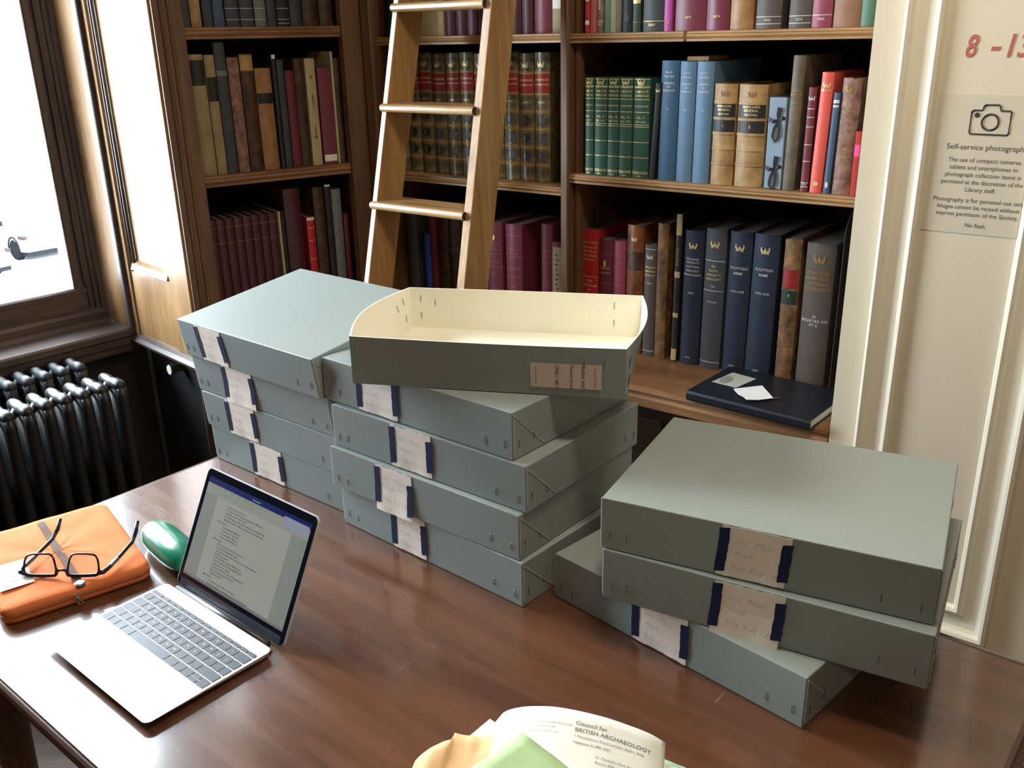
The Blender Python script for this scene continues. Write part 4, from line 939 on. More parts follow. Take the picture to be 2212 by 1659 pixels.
# ------------------------------------------------------------------ laptop
def laptop():
    W, D = 0.2805, 0.1965
    t = thing('laptop', 'open silver laptop showing a typed list on its screen', 'laptop', Vector((-.56225, 1.28665, ZT)), -.70506)
    alu = plain('silver_aluminium', (0.86, 0.86, 0.87, 1), 0.40, 0.6)
    keym = plain('key_plastic', (0.035, 0.04, 0.055, 1), 0.42)
    def rr(x0, x1, y0, y1, r, n=6):
        pts = []
        for cx, cy, a in ((x1-r, y1-r, 0), (x0+r, y1-r, 90), (x0+r, y0+r, 180), (x1-r, y0+r, 270)):
            for k in range(n+1): q = R(a+90*k/n); pts.append((cx+r*math.cos(q), cy+r*math.sin(q)))
        return pts
    def ztop(y): return 0.0125
    pts = rr(0, W, -D, 0, 0.010); n = len(pts)
    m = MB(); vs = [(x, y, 0.0125) for x, y in pts] + [(x, y, 0.0118) for x, y in pts] + [(x + (0.004 if x < W/2 else -0.004), y+(0.006 if y < -D/2 else -0.003), 0.0095 if y < -D/2 else 0.0035) for x, y in pts]
    m.add(vs, [tuple(range(n)), tuple(range(2*n, 3*n))[::-1]] + [(i, i+n, (i+1) % n+n, (i+1) % n) for i in range(n)] + [(i+n, i+2*n, (i+1) % n+2*n, (i+1) % n+n) for i in range(n)])
    m.build('base', alu, t)
    ft = MB()
    for x, y in ((0.03, -0.03), (W-0.03, -0.03), (0.03, -D+0.03), (W-0.03, -D+0.03)): ft.lathe([(0.006, 0.0005), (0.005, 0.0092)], 12, 0, Matrix.Translation((x, y, 0)))
    ft.build('rubber_feet', M_BLACK, t)
    MB().box(0.085, W-0.085, -D+0.008, -D+0.083, 0.0125, 0.0127).build('trackpad', plain('trackpad_glass', (0.70, 0.70, 0.71, 1), 0.35, 0.5), t)
    # keyboard: five full rows and a thinner function row
    kx0, kx1, ky1 = 0.0045, W-0.0045, -0.0215
    rows = [('f', 0.0085, [1.55] + [1]*12 + [1.0], [''] * 14),
            ('n', 0.0165, [1]*13 + [1.5], list('`1234567890-=') + ['']),
            ('n', 0.0165, [1.5] + [1]*12 + [1.0], [''] + list('QWERTYUIOP[]') + ['']),
            ('n', 0.0165, [1.75] + [1]*12 + [0.75], [''] + list("ASDFGHJKL;'\\") + ['']),
            ('n', 0.0165, [1.25] + [1]*11 + [2.25], [''] + list("`ZXCVBNM,./") + ['']),
            ('n', 0.0165, [1, 1, 1, 1.25, 5.0, 1.25, 1, 1, 1, 1], [''] * 10)]
    y = ky1; gap = 0.0018; leg = MB(); pitch = (kx1-kx0)
    for kind, h, ws, lets in rows:
        tot = sum(ws); x = kx0
        for i, wk in enumerate(ws):
            ww = pitch*wk/tot; a, b = x+gap/2, x+ww-gap/2; x += ww
            y0, y1 = y-h+gap/2, y-gap/2
            if kind == 'n' and len(ws) == 10 and i == 8:
                ym = (y0+y1)/2
                for p, q in ((y0, ym-0.0005), (ym+0.0005, y1)):
                    MB().prism(rr(a, b, p, q, 0.0012, 3), 0.0124, 0.0134).build('key', keym, t)
                continue
            MB().prism(rr(a, b, y0, y1, 0.0014, 3), 0.0124, 0.0134).build('key', keym, t)
            if lets[i]:
                tv, tf = text_mesh(lets[i], 0.006, 'CENTER'); leg.add([((a+b)/2+u, (y0+y1)/2-0.002+v, 0.01348) for u, v in tv], tf)
        y -= h
    leg.build('key_lettering', plain('key_letter_white', (0.55, 0.56, 0.6, 1), 0.5), t, fix=False)
    # lid
    ang = R(63.2); ly, lz = 0.0165, 0.006
    lid = bpy.data.objects.new('lid_hinge', None)
    Mx = Matrix.Translation((0, ly, lz)) @ Matrix.Rotation(ang, 4, 'X')        # local x across, local y up the lid, local -z... towards the viewer is +z
    LH = 0.195
    def add(name, mb, mat, par=t, **k):
        o = mb.build(name, mat, par, **k); return o
    m = MB().prism(rr(0, W, 0, LH, 0.010), -0.0040, 0.0, M=Mx); l = add('lid', m, alu)
    m = MB().prism(rr(0.0015, W-0.0015, 0.0005, LH-0.0015, 0.009), 0.0, 0.0004, M=Mx); add('bezel', m, plain('black_glass_bezel', (0.006, 0.006, 0.012, 1), 0.12), l)
    m = MB().prism([(0.010, 0.0), (W-0.010, 0.0), (W-0.010, 0.013), (0.010, 0.013)], 0.0004, 0.0007, M=Mx); add('chin_strip', m, plain('dark_chin', (0.035, 0.04, 0.055, 1), 0.3), l)
    m = MB(); m.tube([(0.022, 0.006, 0.0075), (W-0.022, 0.006, 0.0075)], 0.0062, 10); add('hinge', m, plain('dark_hinge', (0.03, 0.035, 0.045, 1), 0.35), t, smooth=True)
    sx0, sx1, sy0, sy1 = 0.0105, W-0.0105, 0.020, 0.1815
    def scr(name, x0, x1, y0, y1, z, col, e, par): return add(name, MB().box(x0, x1, y0, y1, z, z+0.00006, M=Mx), plain(name+'_light', col, 0.25, emit=e), par)
    s = scr('screen', sx0, sx1, sy0, sy1, 0.0004, rgb(108, 110, 106), 0.45, l)
    scr('page', sx0+0.034, sx1-0.036, sy0+0.005, sy1-0.026, 0.00050, rgb(124, 124, 119), 0.48, s)
    scr('title_bar', sx0, sx1, sy1-0.009, sy1, 0.00050, rgb(14, 24, 78), 0.3, s)
    scr('toolbar', sx0, sx1, sy1-0.026, sy1-0.009, 0.00048, rgb(116, 117, 111), 0.46, s)
    scr('status_bar', sx0, sx1, sy0, sy0+0.004, 0.00050, rgb(90, 90, 92), 0.5, s)
    scr('notification', sx1-0.062, sx1-0.003, sy1-0.022, sy1-0.006, 0.00056, rgb(116, 118, 132), 0.46, s)
    tm = MB(); ink = plain('screen_ink', rgb(62, 62, 62), 0.4, emit=0.25)
    def put(txt, x, yv, size, b=0.0, mb=None):
        tv, tf = text_mesh(txt, size, 'LEFT', bold=b)
        (mb or tm).add([tuple(Mx @ Vector((x+u, yv+v, 0.00066))) for u, v in tv], tf)
    L0 = ['Correspondence 1957 (box)', 'The Age of Chivalry conference programme 1988 (leaflet)', 'Annual Conference 1989 (leaflet)', 'The Archaeology of Monuments conference 1991 (leaflet Cliff)', 'Meeting Conference of Monastic Antiquaries 1982 (A4 folder)']
    L1 = ['Correspondence 1980 (box)', 'Correspondence 1984 (box)', 'Correspondence 1987 (box)', 'Correspondence 1989 (box)']
    L2 = ['DoE Research Priorities 1977-81 (green)', 'Historic Archaeology 1984 (green)', 'Society for Post-Medieval & Conference and round Archaeologists', 'Annual reports (green)', 'Historic Buildings Campaign 1982-87 (green)', 'Rescue of London Archaeology 1988-92 (buff)', 'Development of sites (green)', 'Conference of CBA and other archaeological groups', 'Urban Archaeology sites 1987 (green)', 'Publications (green)']
    L3 = ['The Future of London 1988 Report (A4 Box)', 'Archaeology in Britain conference programme 1989-1991 (leaflet)']
    yv = sy1-0.034
    for grp, head in ((L0, None), (L1, 'Box 5 of 13'), (L2, 'Box 6 of 13'), (L3, 'Box 7 of 13')):
        if head: yv -= 0.0018; put(head, sx0+0.050, yv, 0.0046, 0.02); yv -= 0.0052
        for ln in grp:
            put('-', sx0+0.056, yv, 0.0040); put(ln, sx0+0.064, yv, 0.0040, 0.006); yv -= 0.0051
    for k, tx in enumerate(('Home', 'Insert', 'Draw', 'Design', 'Layout', 'References', 'Mailings', 'Review', 'View')): put(tx, sx0+0.008+0.018*k, sy1-0.013, 0.0030)
    for k in range(16): put('B' if k == 5 else 'abc'[k % 3], sx0+0.014+0.0085*k, sy1-0.020, 0.0040, 0.02 if k == 5 else 0)
    tm.build('screen_text', ink, s, fix=False)
    wm = MB(); put('Document1', (sx0+sx1)/2-0.012, sy1-0.0065, 0.0042, 0, wm); wm.build('title_text', plain('title_text_light', rgb(150, 150, 170), 0.4, emit=0.5), s, fix=False)
    lm = MB(); tv, tf = text_mesh('MacBook', 0.0062, 'CENTER'); lm.add([tuple(Mx @ Vector((W/2+u, 0.0045+v, 0.0008))) for u, v in tv], tf); lm.build('lid_lettering', plain('grey_lettering', (0.12, 0.12, 0.14, 1), 0.5), l, fix=False)
    bpy.data.objects.remove(lid)
laptop()

# ------------------------------------------------------------------ orange sleeve with the spectacles on it
ORG = plain('orange_fabric', (0.74, 0.20, 0.065, 1), 0.85, var=0.08, scale=14, bump=0.25, bscale=500, spec=0.2)
SLV = (-.9440, 1.4220); SA = R(-56.0)
def sleeve():
    W, D, T = 0.290, 0.222, 0.028
    # origin at the front corner; x towards the right corner
    a = R(36.5)
    t = thing('laptop_sleeve', 'orange fabric laptop sleeve lying at the left edge of the table', 'sleeve', Vector((-.775, 1.186, ZT+0.0005)), a)
    w, d, r = 0.224, 0.286, 0.022
    def outline(off, n=8):
        pts = []
        for cx, cy, q0 in ((w-r, r, 270), (w-r, d-r, 0), (r, d-r, 90), (r, r, 180)):
            for k in range(n+1): q = R(q0+90*k/n); pts.append((cx+(r-off)*math.cos(q), cy+(r-off)*math.sin(q)))
        # subdivide the straight runs
        out = []
        for i, p in enumerate(pts):
            q = pts[(i+1) % len(pts)]; L = math.hypot(q[0]-p[0], q[1]-p[1]); k = max(1, int(L/0.02))
            for j in range(k): out.append((p[0]+(q[0]-p[0])*j/k, p[1]+(q[1]-p[1])*j/k))
        return out
    o0 = outline(0); n = len(o0)
    rings = [(0.006, 0.000), (0.0015, 0.003), (0.0, 0.009), (0.001, 0.0125)]
    vs = []; fs = []
    def wob(x, y): return 0.0016*mnoise.noise(Vector((x*22, y*22, 1.7)))
    def ring(off, z, top=False):
        for x, y in outline(off): vs.append((x, y, z + (wob(x, y) if top else 0)))
    allr = rings + [(0.001, 0.0155), (0.0, 0.019), (0.0018, 0.0245), (0.006, 0.0275)]
    for off, z in allr: ring(off, z, z > 0.016)
    N = len(allr)
    for j in range(N-1):
        for i in range(n): k = (i+1) % n; fs.append((j*n+i, j*n+k, (j+1)*n+k, (j+1)*n+i))
    fs.append(tuple(range(n))[::-1])
    # cushioned top as shrinking rings
    cx, cy = w/2, d/2
    base = [vs[(N-1)*n+i] for i in range(n)]
    K = 10
    for j in range(1, K+1):
        q = 1-j/K
        for (x, y, z) in base:
            px, py = cx+(x-cx)*q, cy+(y-cy)*q
            cr = 0.0035*mnoise.noise(Vector((px*12+3, py*20, 0.3))) + 0.0018*mnoise.noise(Vector((px*40, py*55, 4)))
            vs.append((px, py, z + 0.0018*(1-q*q) + cr*(1-q)**0.5))
    o = N
    for j in range(N-1, N-1+K):
        for i in range(n): k = (i+1) % n; fs.append((j*n+i, j*n+k, (j+1)*n+k, (j+1)*n+i))
    m = MB().add(vs, fs); b = m.build('cover', ORG, t, smooth=True)
    z = MB(); zo = [(x, y, 0.0140) for x, y in outline(-0.0004)]
    q = len(zo)
    z.tube(zo, 0.0011, 6, closed=True); z.build('zip', plain('zip_orange', (0.30, 0.09, 0.03, 1), 0.5), t)
    p = MB(); p.tube([(0.105, -0.002, 0.014), (0.108, -0.007, 0.011), (0.112, -0.008, 0.006), (0.108, -0.007, 0.003), (0.104, -0.005, 0.007)], 0.0011, 8); p.box(0.102, 0.112, -0.003, 0.001, 0.011, 0.018)
    p.build('zip_puller', plain('steel', (0.55, 0.53, 0.5, 1), 0.25, 0.9), t)
    # grey strap across the top with a metal stud
    def topz(x, y): return 0.0300 + 0.0035*mnoise.noise(Vector((x*12+3, y*20, 0.3)))*0.6
    s = MB(); xa = 0.112
    s.grid(lambda u, v: (xa+0.003-0.006*v + (u-0.5)*0.012, 0.002+0.262*v, topz(xa, 0.262*v) + 0.0006 - 0.003*(1 if v < 0.02 else 0)), 2, 24)
    st = s.build('strap', plain('grey_webbing', (0.15, 0.095, 0.075, 1), 0.85, spec=0.2), t); so = st.modifiers.new('s', 'SOLIDIFY'); so.thickness = 0.0012
    k = MB(); k.lathe([(0.0085, 0), (0.0085, 0.002), (0.006, 0.0035)], 16, 0, Matrix.Translation((xa+0.003, 0.008, 0.0295))); k.build('stud', MATS['steel'], t)
    k = MB(); k.tube([(xa+0.010, 0.005, 0.0325), (xa+0.003, 0.0, 0.0325), (xa-0.004, 0.005, 0.0325)], 0.0011, 6); k.build('ring', MATS['steel'], t)
    # white sewn maker's patch
    Ml = Matrix.Translation((0.010, 0.060, 0)) @ Matrix.Rotation(R(0), 4, 'Z')
    l = MB(); l.grid(lambda u, v: tuple(Ml @ Vector((0.050*u, 0.086*v, 0.0308+0.0005*math.sin(7*v)))), 6, 8)
    lb = l.build('sewn_patch', plain('patch_white', (0.82, 0.80, 0.76, 1), 0.75), t); so = lb.modifiers.new('s', 'SOLIDIFY'); so.thickness = 0.0006
    tm = MB()
    for txt, sz, xx, yy in (('tucano', 0.017, 0.020, 0.043), ('made in Italy', 0.005, 0.034, 0.043), ('second skin', 0.005, 0.042, 0.043)):
        tv, tf = text_mesh(txt, sz, 'CENTER', bold=0.01); tm.add([tuple(Ml @ Vector((xx+v, yy-u, 0.0322))) for u, v in tv], tf)
    tm.build('patch_lettering', M_BLACK, lb, fix=False)
sleeve()

def spectacles():
    t = thing('spectacles', 'dark framed spectacles resting upside down on the orange sleeve', 'glasses', Vector((-.724, 1.282, ZT+0.0325)), R(-2))
    fm = plain('dark_frame', (0.022, 0.012, 0.018, 1), 0.22); gm = bpy.data.materials.new('lens'); gm.use_nodes = True
    nt = gm.node_tree; nt.nodes.clear(); out = nt.nodes.new('ShaderNodeOutputMaterial'); mx = nt.nodes.new('ShaderNodeMixShader'); tr = nt.nodes.new('ShaderNodeBsdfTransparent'); gl = nt.nodes.new('ShaderNodeBsdfGlossy')
    lw = nt.nodes.new('ShaderNodeLayerWeight'); lw.inputs[0].default_value = 0.25; tr.inputs[0].default_value = (0.93, 0.93, 0.95, 1); gl.inputs['Roughness'].default_value = 0.03
    nt.links.new(lw.outputs['Fresnel'], mx.inputs[0]); nt.links.new(tr.outputs[0], mx.inputs[1]); nt.links.new(gl.outputs[0], mx.inputs[2]); nt.links.new(mx.outputs[0], out.inputs[0])
    tilt = R(20)
    def P(x, z): return Vector((x, z*math.sin(tilt) - 0.002*abs(x)/0.06 + 0.06*0, 0.003 + z*math.cos(tilt)))
    def lens_path(sg):
        c = [(0.009, 0.001), (0.011, 0.016), (0.015, 0.028), (0.023, 0.0325), (0.050, 0.0320), (0.058, 0.026), (0.0605, 0.012), (0.0595, 0.002), (0.050, -0.001), (0.018, -0.002)]
        return [(sg*x, z) for x, z in c]
    for sg in (-1, 1):
        pts = lens_path(sg); cl = []
        N = len(pts)
        for i in range(N):                                  # smooth closed path
            p0, p1, p2, p3 = pts[i-1], pts[i], pts[(i+1) % N], pts[(i+2) % N]
            for k in range(4):
                u = k/4
                f = lambda a, b, c, d: 0.5*((2*b)+(-a+c)*u+(2*a-5*b+4*c-d)*u*u+(-a+3*b-3*c+d)*u**3)
                cl.append((f(p0[0], p1[0], p2[0], p3[0]), f(p0[1], p1[1], p2[1], p3[1])))
        r = [0.0016 + 0.0014*max(0, 1-max(0, z)/0.012) for x, z in cl]
        m = MB().tube([P(x, z) for x, z in cl], r, 8, closed=True); m.build('rim', fm, t, smooth=True)
        g = MB().add([P(x, z) for x, z in cl], [tuple(range(len(cl)))]); g.build('lens', gm, t)
    m = MB().tube([P(-0.010, 0.003), P(-0.004, 0.0065), P(0.004, 0.0065), P(0.010, 0.003)], [0.0028, 0.0022, 0.0022, 0.0028], 8); m.build('bridge', fm, t, smooth=True)
    for sg, path in ((1, [(0.060, -0.002, 0.006), (0.0665, 0.001, 0.006), (0.0695, 0.012, 0.006), (0.074, 0.05, 0.007), (0.078, 0.088, 0.010), (0.081, 0.101, 0.022), (0.083, 0.110, 0.038)]),
                     (-1, [(-0.060, -0.002, 0.006), (-0.0675, 0.001, 0.006), (-0.070, 0.012, 0.007), (-0.064, 0.055, 0.010), (-0.059, 0.090, 0.014), (-0.055, 0.106, 0.025), (-0.052, 0.115, 0.040)])):
        m = MB().tube(path, [0.0038, 0.0040, 0.0036, 0.0031, 0.0033, 0.0034, 0.0027], 8); a = m.build('temple', fm, t, smooth=True)
        p1, p2 = Vector(path[2]), Vector(path[3]); d = (p2-p1)
        m = MB(); q = p1 + d*0.15; e = p1+d*0.75; m.tube([q, e], 0.0040, 6); tag(m.build('temple_inlay', plain('grey_inlay', (0.12, 0.13, 0.15, 1), 0.35), a), 'grey segmented inlay')
spectacles()

def glasses_case():
    a = math.atan2(1.335-1.435, -.545+.632); L = 0.172
    t = thing('spectacle_case', 'shiny green hard spectacle case behind the laptop screen', 'glasses case', Vector((-.5885, 1.385, ZT+0.001)), a)
    gm = plain('green_leatherette', (0.012, 0.20, 0.115, 1), 0.22, var=0.1, scale=60, bump=0.25, bscale=700, coat=0.4)
    def shape(z0, z1, up, name, mat):
        m = MB(); nu, nv = 28, 12
        def fn(u, v):
            x = (u*2-1); prof = (1-abs(x)**3.2)**(1/2.4) if abs(x) < 1 else 0
            q = PI*v; y = -math.cos(q)*0.031*prof; z = math.sin(q)*(z1-z0)*prof
            return (x*L/2, y, z0+z) if up else (x*L/2, y, z1-z)
        m.grid(fn, nu, nv); return m.build(name, mat, t, smooth=True)
    shape(0.021, 0.050, True, 'top_half', gm); shape(0.0, 0.0205, False, 'bottom_half', gm)
glasses_case()

# ------------------------------------------------------------------ papers in the foreground
def sheet(name, fn, nu, nv, mat, label, cat, thick=0.0004, loc=(0, 0, 0)):
    m = MB().grid(fn, nu, nv); o = m.build(name, mat, None, smooth=True); o.location = Vector((loc[0], loc[1], loc[2]+ZT))
    so = o.modifiers.new('s', 'SOLIDIFY'); so.thickness = thick
    return tag(o, label, cat)
def papers():
    a = R(-11.2); X = Vector((math.cos(a), math.sin(a), 0)); Y = Vector((-math.sin(a), math.cos(a), 0))
    def curve(u, v):           # u across the sheet from the left, v down the sheet
        x = 0.211*u; y = -0.26*v
        K = [(-0.05, 0.006), (0.0, 0.018), (0.05, 0.034), (0.12, 0.043), (0.22, 0.049), (0.38, 0.052), (0.62, 0.046), (0.80, 0.036), (0.92, 0.027), (1.0, 0.017), (1.05, 0.012)]
        for i in range(1, len(K)-2):
            if u <= K[i+1][0] + 1e-6: break
        (a0, p0), (a1, p1), (a2, p2), (a3, p3) = K[i-1:i+3]; q = (u-a1)/(a2-a1); h_ = a2-a1
        m1 = (p2-p0)/(a2-a0)*h_; m2 = (p3-p1)/(a3-a1)*h_
        z = (2*q**3-3*q*q+1)*p1 + (q**3-2*q*q+q)*m1 + (-2*q**3+3*q*q)*p2 + (q**3-q*q)*m2
        z = 0.006 + (z-0.006)*(1-0.55*v)
        return x, y, z
    def fn(u, v):
        x, y, z = curve(u, v); p = X*x + Y*y; return (p.x, p.y, z)
    lt = sheet('letter', fn, 40, 20, plain('letter_paper', (0.82, 0.82, 0.76, 1), 0.7), 'white letter headed Council for British Archaeology, arching up at the front', 'letter', loc=(-0.030, 0.940, 0))
    tm = MB()
    def put(txt, x, y, size, bold=0.0, shear=0.0, mb=tm, sl=0.0):
        tv, tf = text_mesh(txt, size, 'LEFT', bold=bold, shear=shear)
        vs = []
        for u, v in tv:
            xx, yy = x+u, y+v; q = curve(min(0.99, max(0, xx/0.211)), -yy/0.26); p = X*xx + Y*yy; vs.append((p.x, p.y, q[2]+0.0009))
        mb.add(vs, tf)
    put('Council for', 0.104, -0.0225, 0.0083, 0.012); put('BRITISH ARCHAEOLOGY', 0.104, -0.0325, 0.0082, 0.012)
    put('7 Marylebone Road London NW1 5HA', 0.104, -0.0415, 0.0052); put('Telephone 01-486 1527', 0.104, -0.0505, 0.0045, 0.012)
    put('NICHOLAS THOMAS MA FSA FMA', 0.050, -0.026, 0.0034); put('P J FOWLER MA FSA', 0.050, -0.033, 0.0034); put('HENRY CLEERE BA FSA', 0.050, -0.040, 0.0034)
    put("31 Tyndall's Park Road", 0.132, -0.066, 0.0052); put('Bristol BS8 1PR', 0.132, -0.0735, 0.0052); put('Tel. Bristol 24161', 0.132, -0.086, 0.0052)
    tm.build('printed_heading', plain('grey_print', (0.17, 0.17, 0.17, 1), 0.6), lt, fix=False)
    # small loose sheet at the left
    def f2(u, v): return (-0.064 + 0.024*u + 0.10*v*0.55, 0.917 + 0.031*u - 0.10*v*0.83 + 0.0*u, 0.017 - 0.010*v)
    sheet('loose_sheet', lambda u, v: (-0.072 + 0.035*u + 0.09*v, 0.908 + 0.042*u - 0.075*v, 0.0145 - 0.012*v), 6, 6, plain('sheet_white', (0.80, 0.83, 0.82, 1), 0.7), 'white sheet corner poking out left of the letter above the brown envelope', 'paper')
    # brown envelope, crumpled
    def f3(u, v):
        x = -0.124 + 0.150*u; top = 0.868 + 0.044*math.sin(PI*min(1, max(0, (u-0.0)/0.62))**0.8*0.5) if u < 0.30 else 0.913 + 0.008*math.sin(PI*(u-0.62)/0.3)*(u > 0.62) - 0.004*math.sin(PI*(u-0.3)/0.32)*(u <= 0.62)
        z = 0.026 + 0.004*mnoise.noise(Vector((x*60, v*3, 0))) + 0.003*math.sin(u*9)
        return (x - 0.04*v, top - 0.20*v, max(0.004, z - 0.030*v*v))
    env = plain('manila_paper', (0.72, 0.45, 0.22, 1), 0.75, var=0.06, scale=30)
    sheet('envelope', f3, 40, 14, env, 'crumpled manila envelope at the bottom edge left of the letter', 'envelope')
    # green card folder corner and the folder under the letter
    gc = plain('green_card', (0.36, 0.50, 0.25, 1), 0.7, var=0.10, scale=60); gc2 = plain('pale_green_card', (0.42, 0.62, 0.44, 1), 0.7, var=0.04)
    ax = Vector((0.004, 0.872, 0.060)); d1 = Vector((-0.78, -0.62, 0)); d2 = Vector((0.70, -0.72, 0))
    def f4(u, v):
        p = ax + d1*0.16*u + d2*0.19*v; return (p.x, p.y, max(0.036, 0.060 - 0.014*(u+v)) + 0.0015*mnoise.noise(Vector((p.x*40, p.y*40, 0))))
    sheet('green_folder', f4, 12, 12, gc, 'worn olive green folder corner lying over the envelope', 'folder', 0.0009)
    dd = Vector((0.046, -0.029, 0)).normalized(); ee = Vector((dd.y, -dd.x, 0))
    def f5(u, v):
        p = Vector((0.150, 0.9005, 0)) + dd*(0.13*u) + ee*(0.25*v); return (p.x, p.y, 0.0045)
    sheet('card_folder', f5, 8, 8, gc2, 'pale green card folder showing from under the right side of the letter', 'folder', 0.0009)
    def f6(u, v): return (0.168 + 0.020*u - 0.01*v, 0.878 - 0.012*u - 0.10*v, 0.007 + 0.001*math.sin(9*u))
    sheet('torn_sheet', f6, 8, 4, plain('yellowed_paper', (0.78, 0.72, 0.50, 1), 0.8), 'yellowed paper edge between the letter and the pale green folder', 'paper')
papers()

# ------------------------------------------------------------------ things on the base ledge of the right bookcase
def album():
    pts = [(-0.620, 1.861), (-0.924, 1.878), (-0.894, 2.062), (-0.588, 1.915)]
    t = thing('album', 'large flat black album lying in front of the armorial volumes', 'book', FR.p(-0.924, 1.872, 0.0075), FR.a + R(-3))
    W, D = 0.306, 0.215; cov = plain('black_cloth', (0.010, 0.011, 0.016, 1), 0.38, bump=0.15, bscale=500)
    m = MB()
    m.box(0, W, 0, D, 0, 0.0025); m.box(0, W, 0, D, 0.0215, 0.024)
    m.prism([(0.0, 0.0), (-0.003, 0.006), (-0.003, 0.018), (0.0, 0.024), (0.003, 0.024), (0.003, 0.0)], 0, W, axis='x')
    m.build('cover', cov, t, bevel=0.0008)
    MB().box(0.004, W-0.004, 0.004, D-0.004, 0.0027, 0.0213).build('pages', plain('album_pages', (0.74, 0.72, 0.64, 1), 0.8), t)
    c = sheet('card', lambda u, v: (0, 0, 0), 1, 1, plain('grey_card', (0.46, 0.48, 0.44, 1), 0.6), 'grey-green card with a dark oval on the black album', 'card')
    P = [(-.899, 1.953), (-.885, 2.042), (-.819, 2.031), (-.834, 1.948)]
    bpy.data.objects.remove(c)
    m = MB(); vs = [FR.p(s, y, 0.0335)-Vector((0, 0, ZT)) for s, y in P]; m.add(vs, [(0, 1, 2, 3)])
    c = m.build('card', MATS['grey_card']); c.location = (0, 0, ZT); tag(c, 'grey-green card with a dark oval on the black album', 'card'); c.modifiers.new('s', 'SOLIDIFY').thickness = -0.0006
    cc = FR.p(-0.876, 1.985, 0.0345)-Vector((0, 0, ZT)); m = MB().add([cc + FR.X*0.013*math.cos(2*PI*i/20) + FR.Y*0.026*math.sin(2*PI*i/20) for i in range(20)], [tuple(range(20))])
    m.build('oval_mark', plain('grey_mark', (0.25, 0.27, 0.24, 1), 0.6), c)
    Q = [(-.835, 1.936), (-.788, 1.994), (-.735, 1.932), (-.723, 1.936), (-.756, 1.896), (-.761, 1.876), (-.768, 1.868), (-.776, 1.872), (-.790, 1.892), (-.808, 1.905), (-.820, 1.918)]
    zz = [0, 0, 0, 0.003, 0.002, 0.008, 0.009, 0.007, 0.003, 0.001, 0]
    vs = [FR.p(s, y, 0.0340+z)-Vector((0, 0, ZT)) for (s, y), z in zip(Q, zz)]
    m = MB().add(vs, [tuple(range(len(vs)))]); n = m.build('paper_scrap', plain('scrap_white', (0.86, 0.86, 0.90, 1), 0.7)); n.location = (0, 0, ZT)
    tag(n, 'torn white scrap of paper lying on the black album', 'paper'); n.modifiers.new('s', 'SOLIDIFY').thickness = 0.0004
album()

# ------------------------------------------------------------------ library ladder
def ladder():
    k = 0.254; t0, z0 = 1.865, 0.918
    def ty(z): return t0 + k*(z-z0)
    zf = -ZT
    t = thing('library_ladder', 'honey oak library ladder leaning on the middle bookcase', 'ladder', FR.p(-1.64, ty(zf), -ZT), FR.a)
    y0 = ty(zf); th = math.atan(k)
    Mt = Matrix.Rotation(-th, 4, 'X')                # local z runs up the rail
    Lr = 2.70
    dz = 0.095
    def rail(xb, xt, w0):
        m = MB(); vs = []
        for z, x in ((0.03, xb), (Lr, xt)):
            vs += [Mt @ Vector((x, 0, z)), Mt @ Vector((x+w0, 0, z)), Mt @ Vector((x+w0, dz, z)), Mt @ Vector((x, dz, z))]
        m.hexa([vs[0], vs[1], vs[2], vs[3], vs[4], vs[5], vs[6], vs[7]])
        return m.build('rail', M_OAK, t, bevel=0.002)
    # left rail left side at s=-1.80; right rail left side runs from -1.452 (foot) to -1.51 (high)
    def sr(z): return -1.500 + 0.034*(0.918-z)
    zt = -ZT + Lr*math.cos(th)
    rail(-1.800+1.64, -1.800+1.64, 0.018)
    rail(sr(zf)+1.64, sr(zt)+1.64, 0.025)
    for i, z in enumerate((1.156, 0.910, 0.668, 0.424, 0.180, -0.064, -0.308, -0.552)):
        yy = ty(z) - y0; zz = z + ZT; xl = -1.800+1.64; xr = sr(z)+1.64
        m = MB()
        c = [( -0.012, -0.004), (-0.0165, -0.010), (-0.012, -0.018), (-0.004, -0.021)]
        prof = [(yy-0.006, zz-0.000), (yy-0.012, zz-0.003), (yy-0.0155, zz-0.0105), (yy-0.012, zz-0.018), (yy-0.006, zz-0.021), (yy+0.012, zz-0.021), (yy+0.085, zz-0.021), (yy+0.085, zz)]
        m.prism(prof, xl+0.018, xr-0.0005, axis='x')
        nose = [(yy-0.0155+0.0105-0.0105*math.cos(PI*k2/8), zz-0.0105+0.0105*math.sin(PI*k2/8)) for k2 in range(0)]
        m.tube([(xl+0.004, yy-0.0068, zz-0.0105), (xr+0.0085, yy-0.0068, zz-0.0105)], 0.0105, 16, cap=False)
        tr = m.build('tread', M_OAKX, t)
        e = MB()
        for xe, dx in ((xr+0.0085, 0.0006), (xl+0.004, -0.0006)):
            e.tube([(xe-0.001*(1 if dx > 0 else -1), yy-0.0068, zz-0.0105), (xe+dx, yy-0.0068, zz-0.0105)], 0.0105, 16)
        tag(e.build('end_grain', M_ENDG, tr), 'dark end grain')
    # metal hooks hold it on a rail above
    h = MB()
    for x in (-0.150, 0.10):
        p = [Mt @ Vector((x, dz, Lr-0.05)), Mt @ Vector((x, dz+0.05, Lr-0.02)), Mt @ Vector((x, dz+0.07, Lr-0.06))]
        h.tube(p, 0.006, 8)
    h.build('hook', MATS['steel'], t)
ladder()

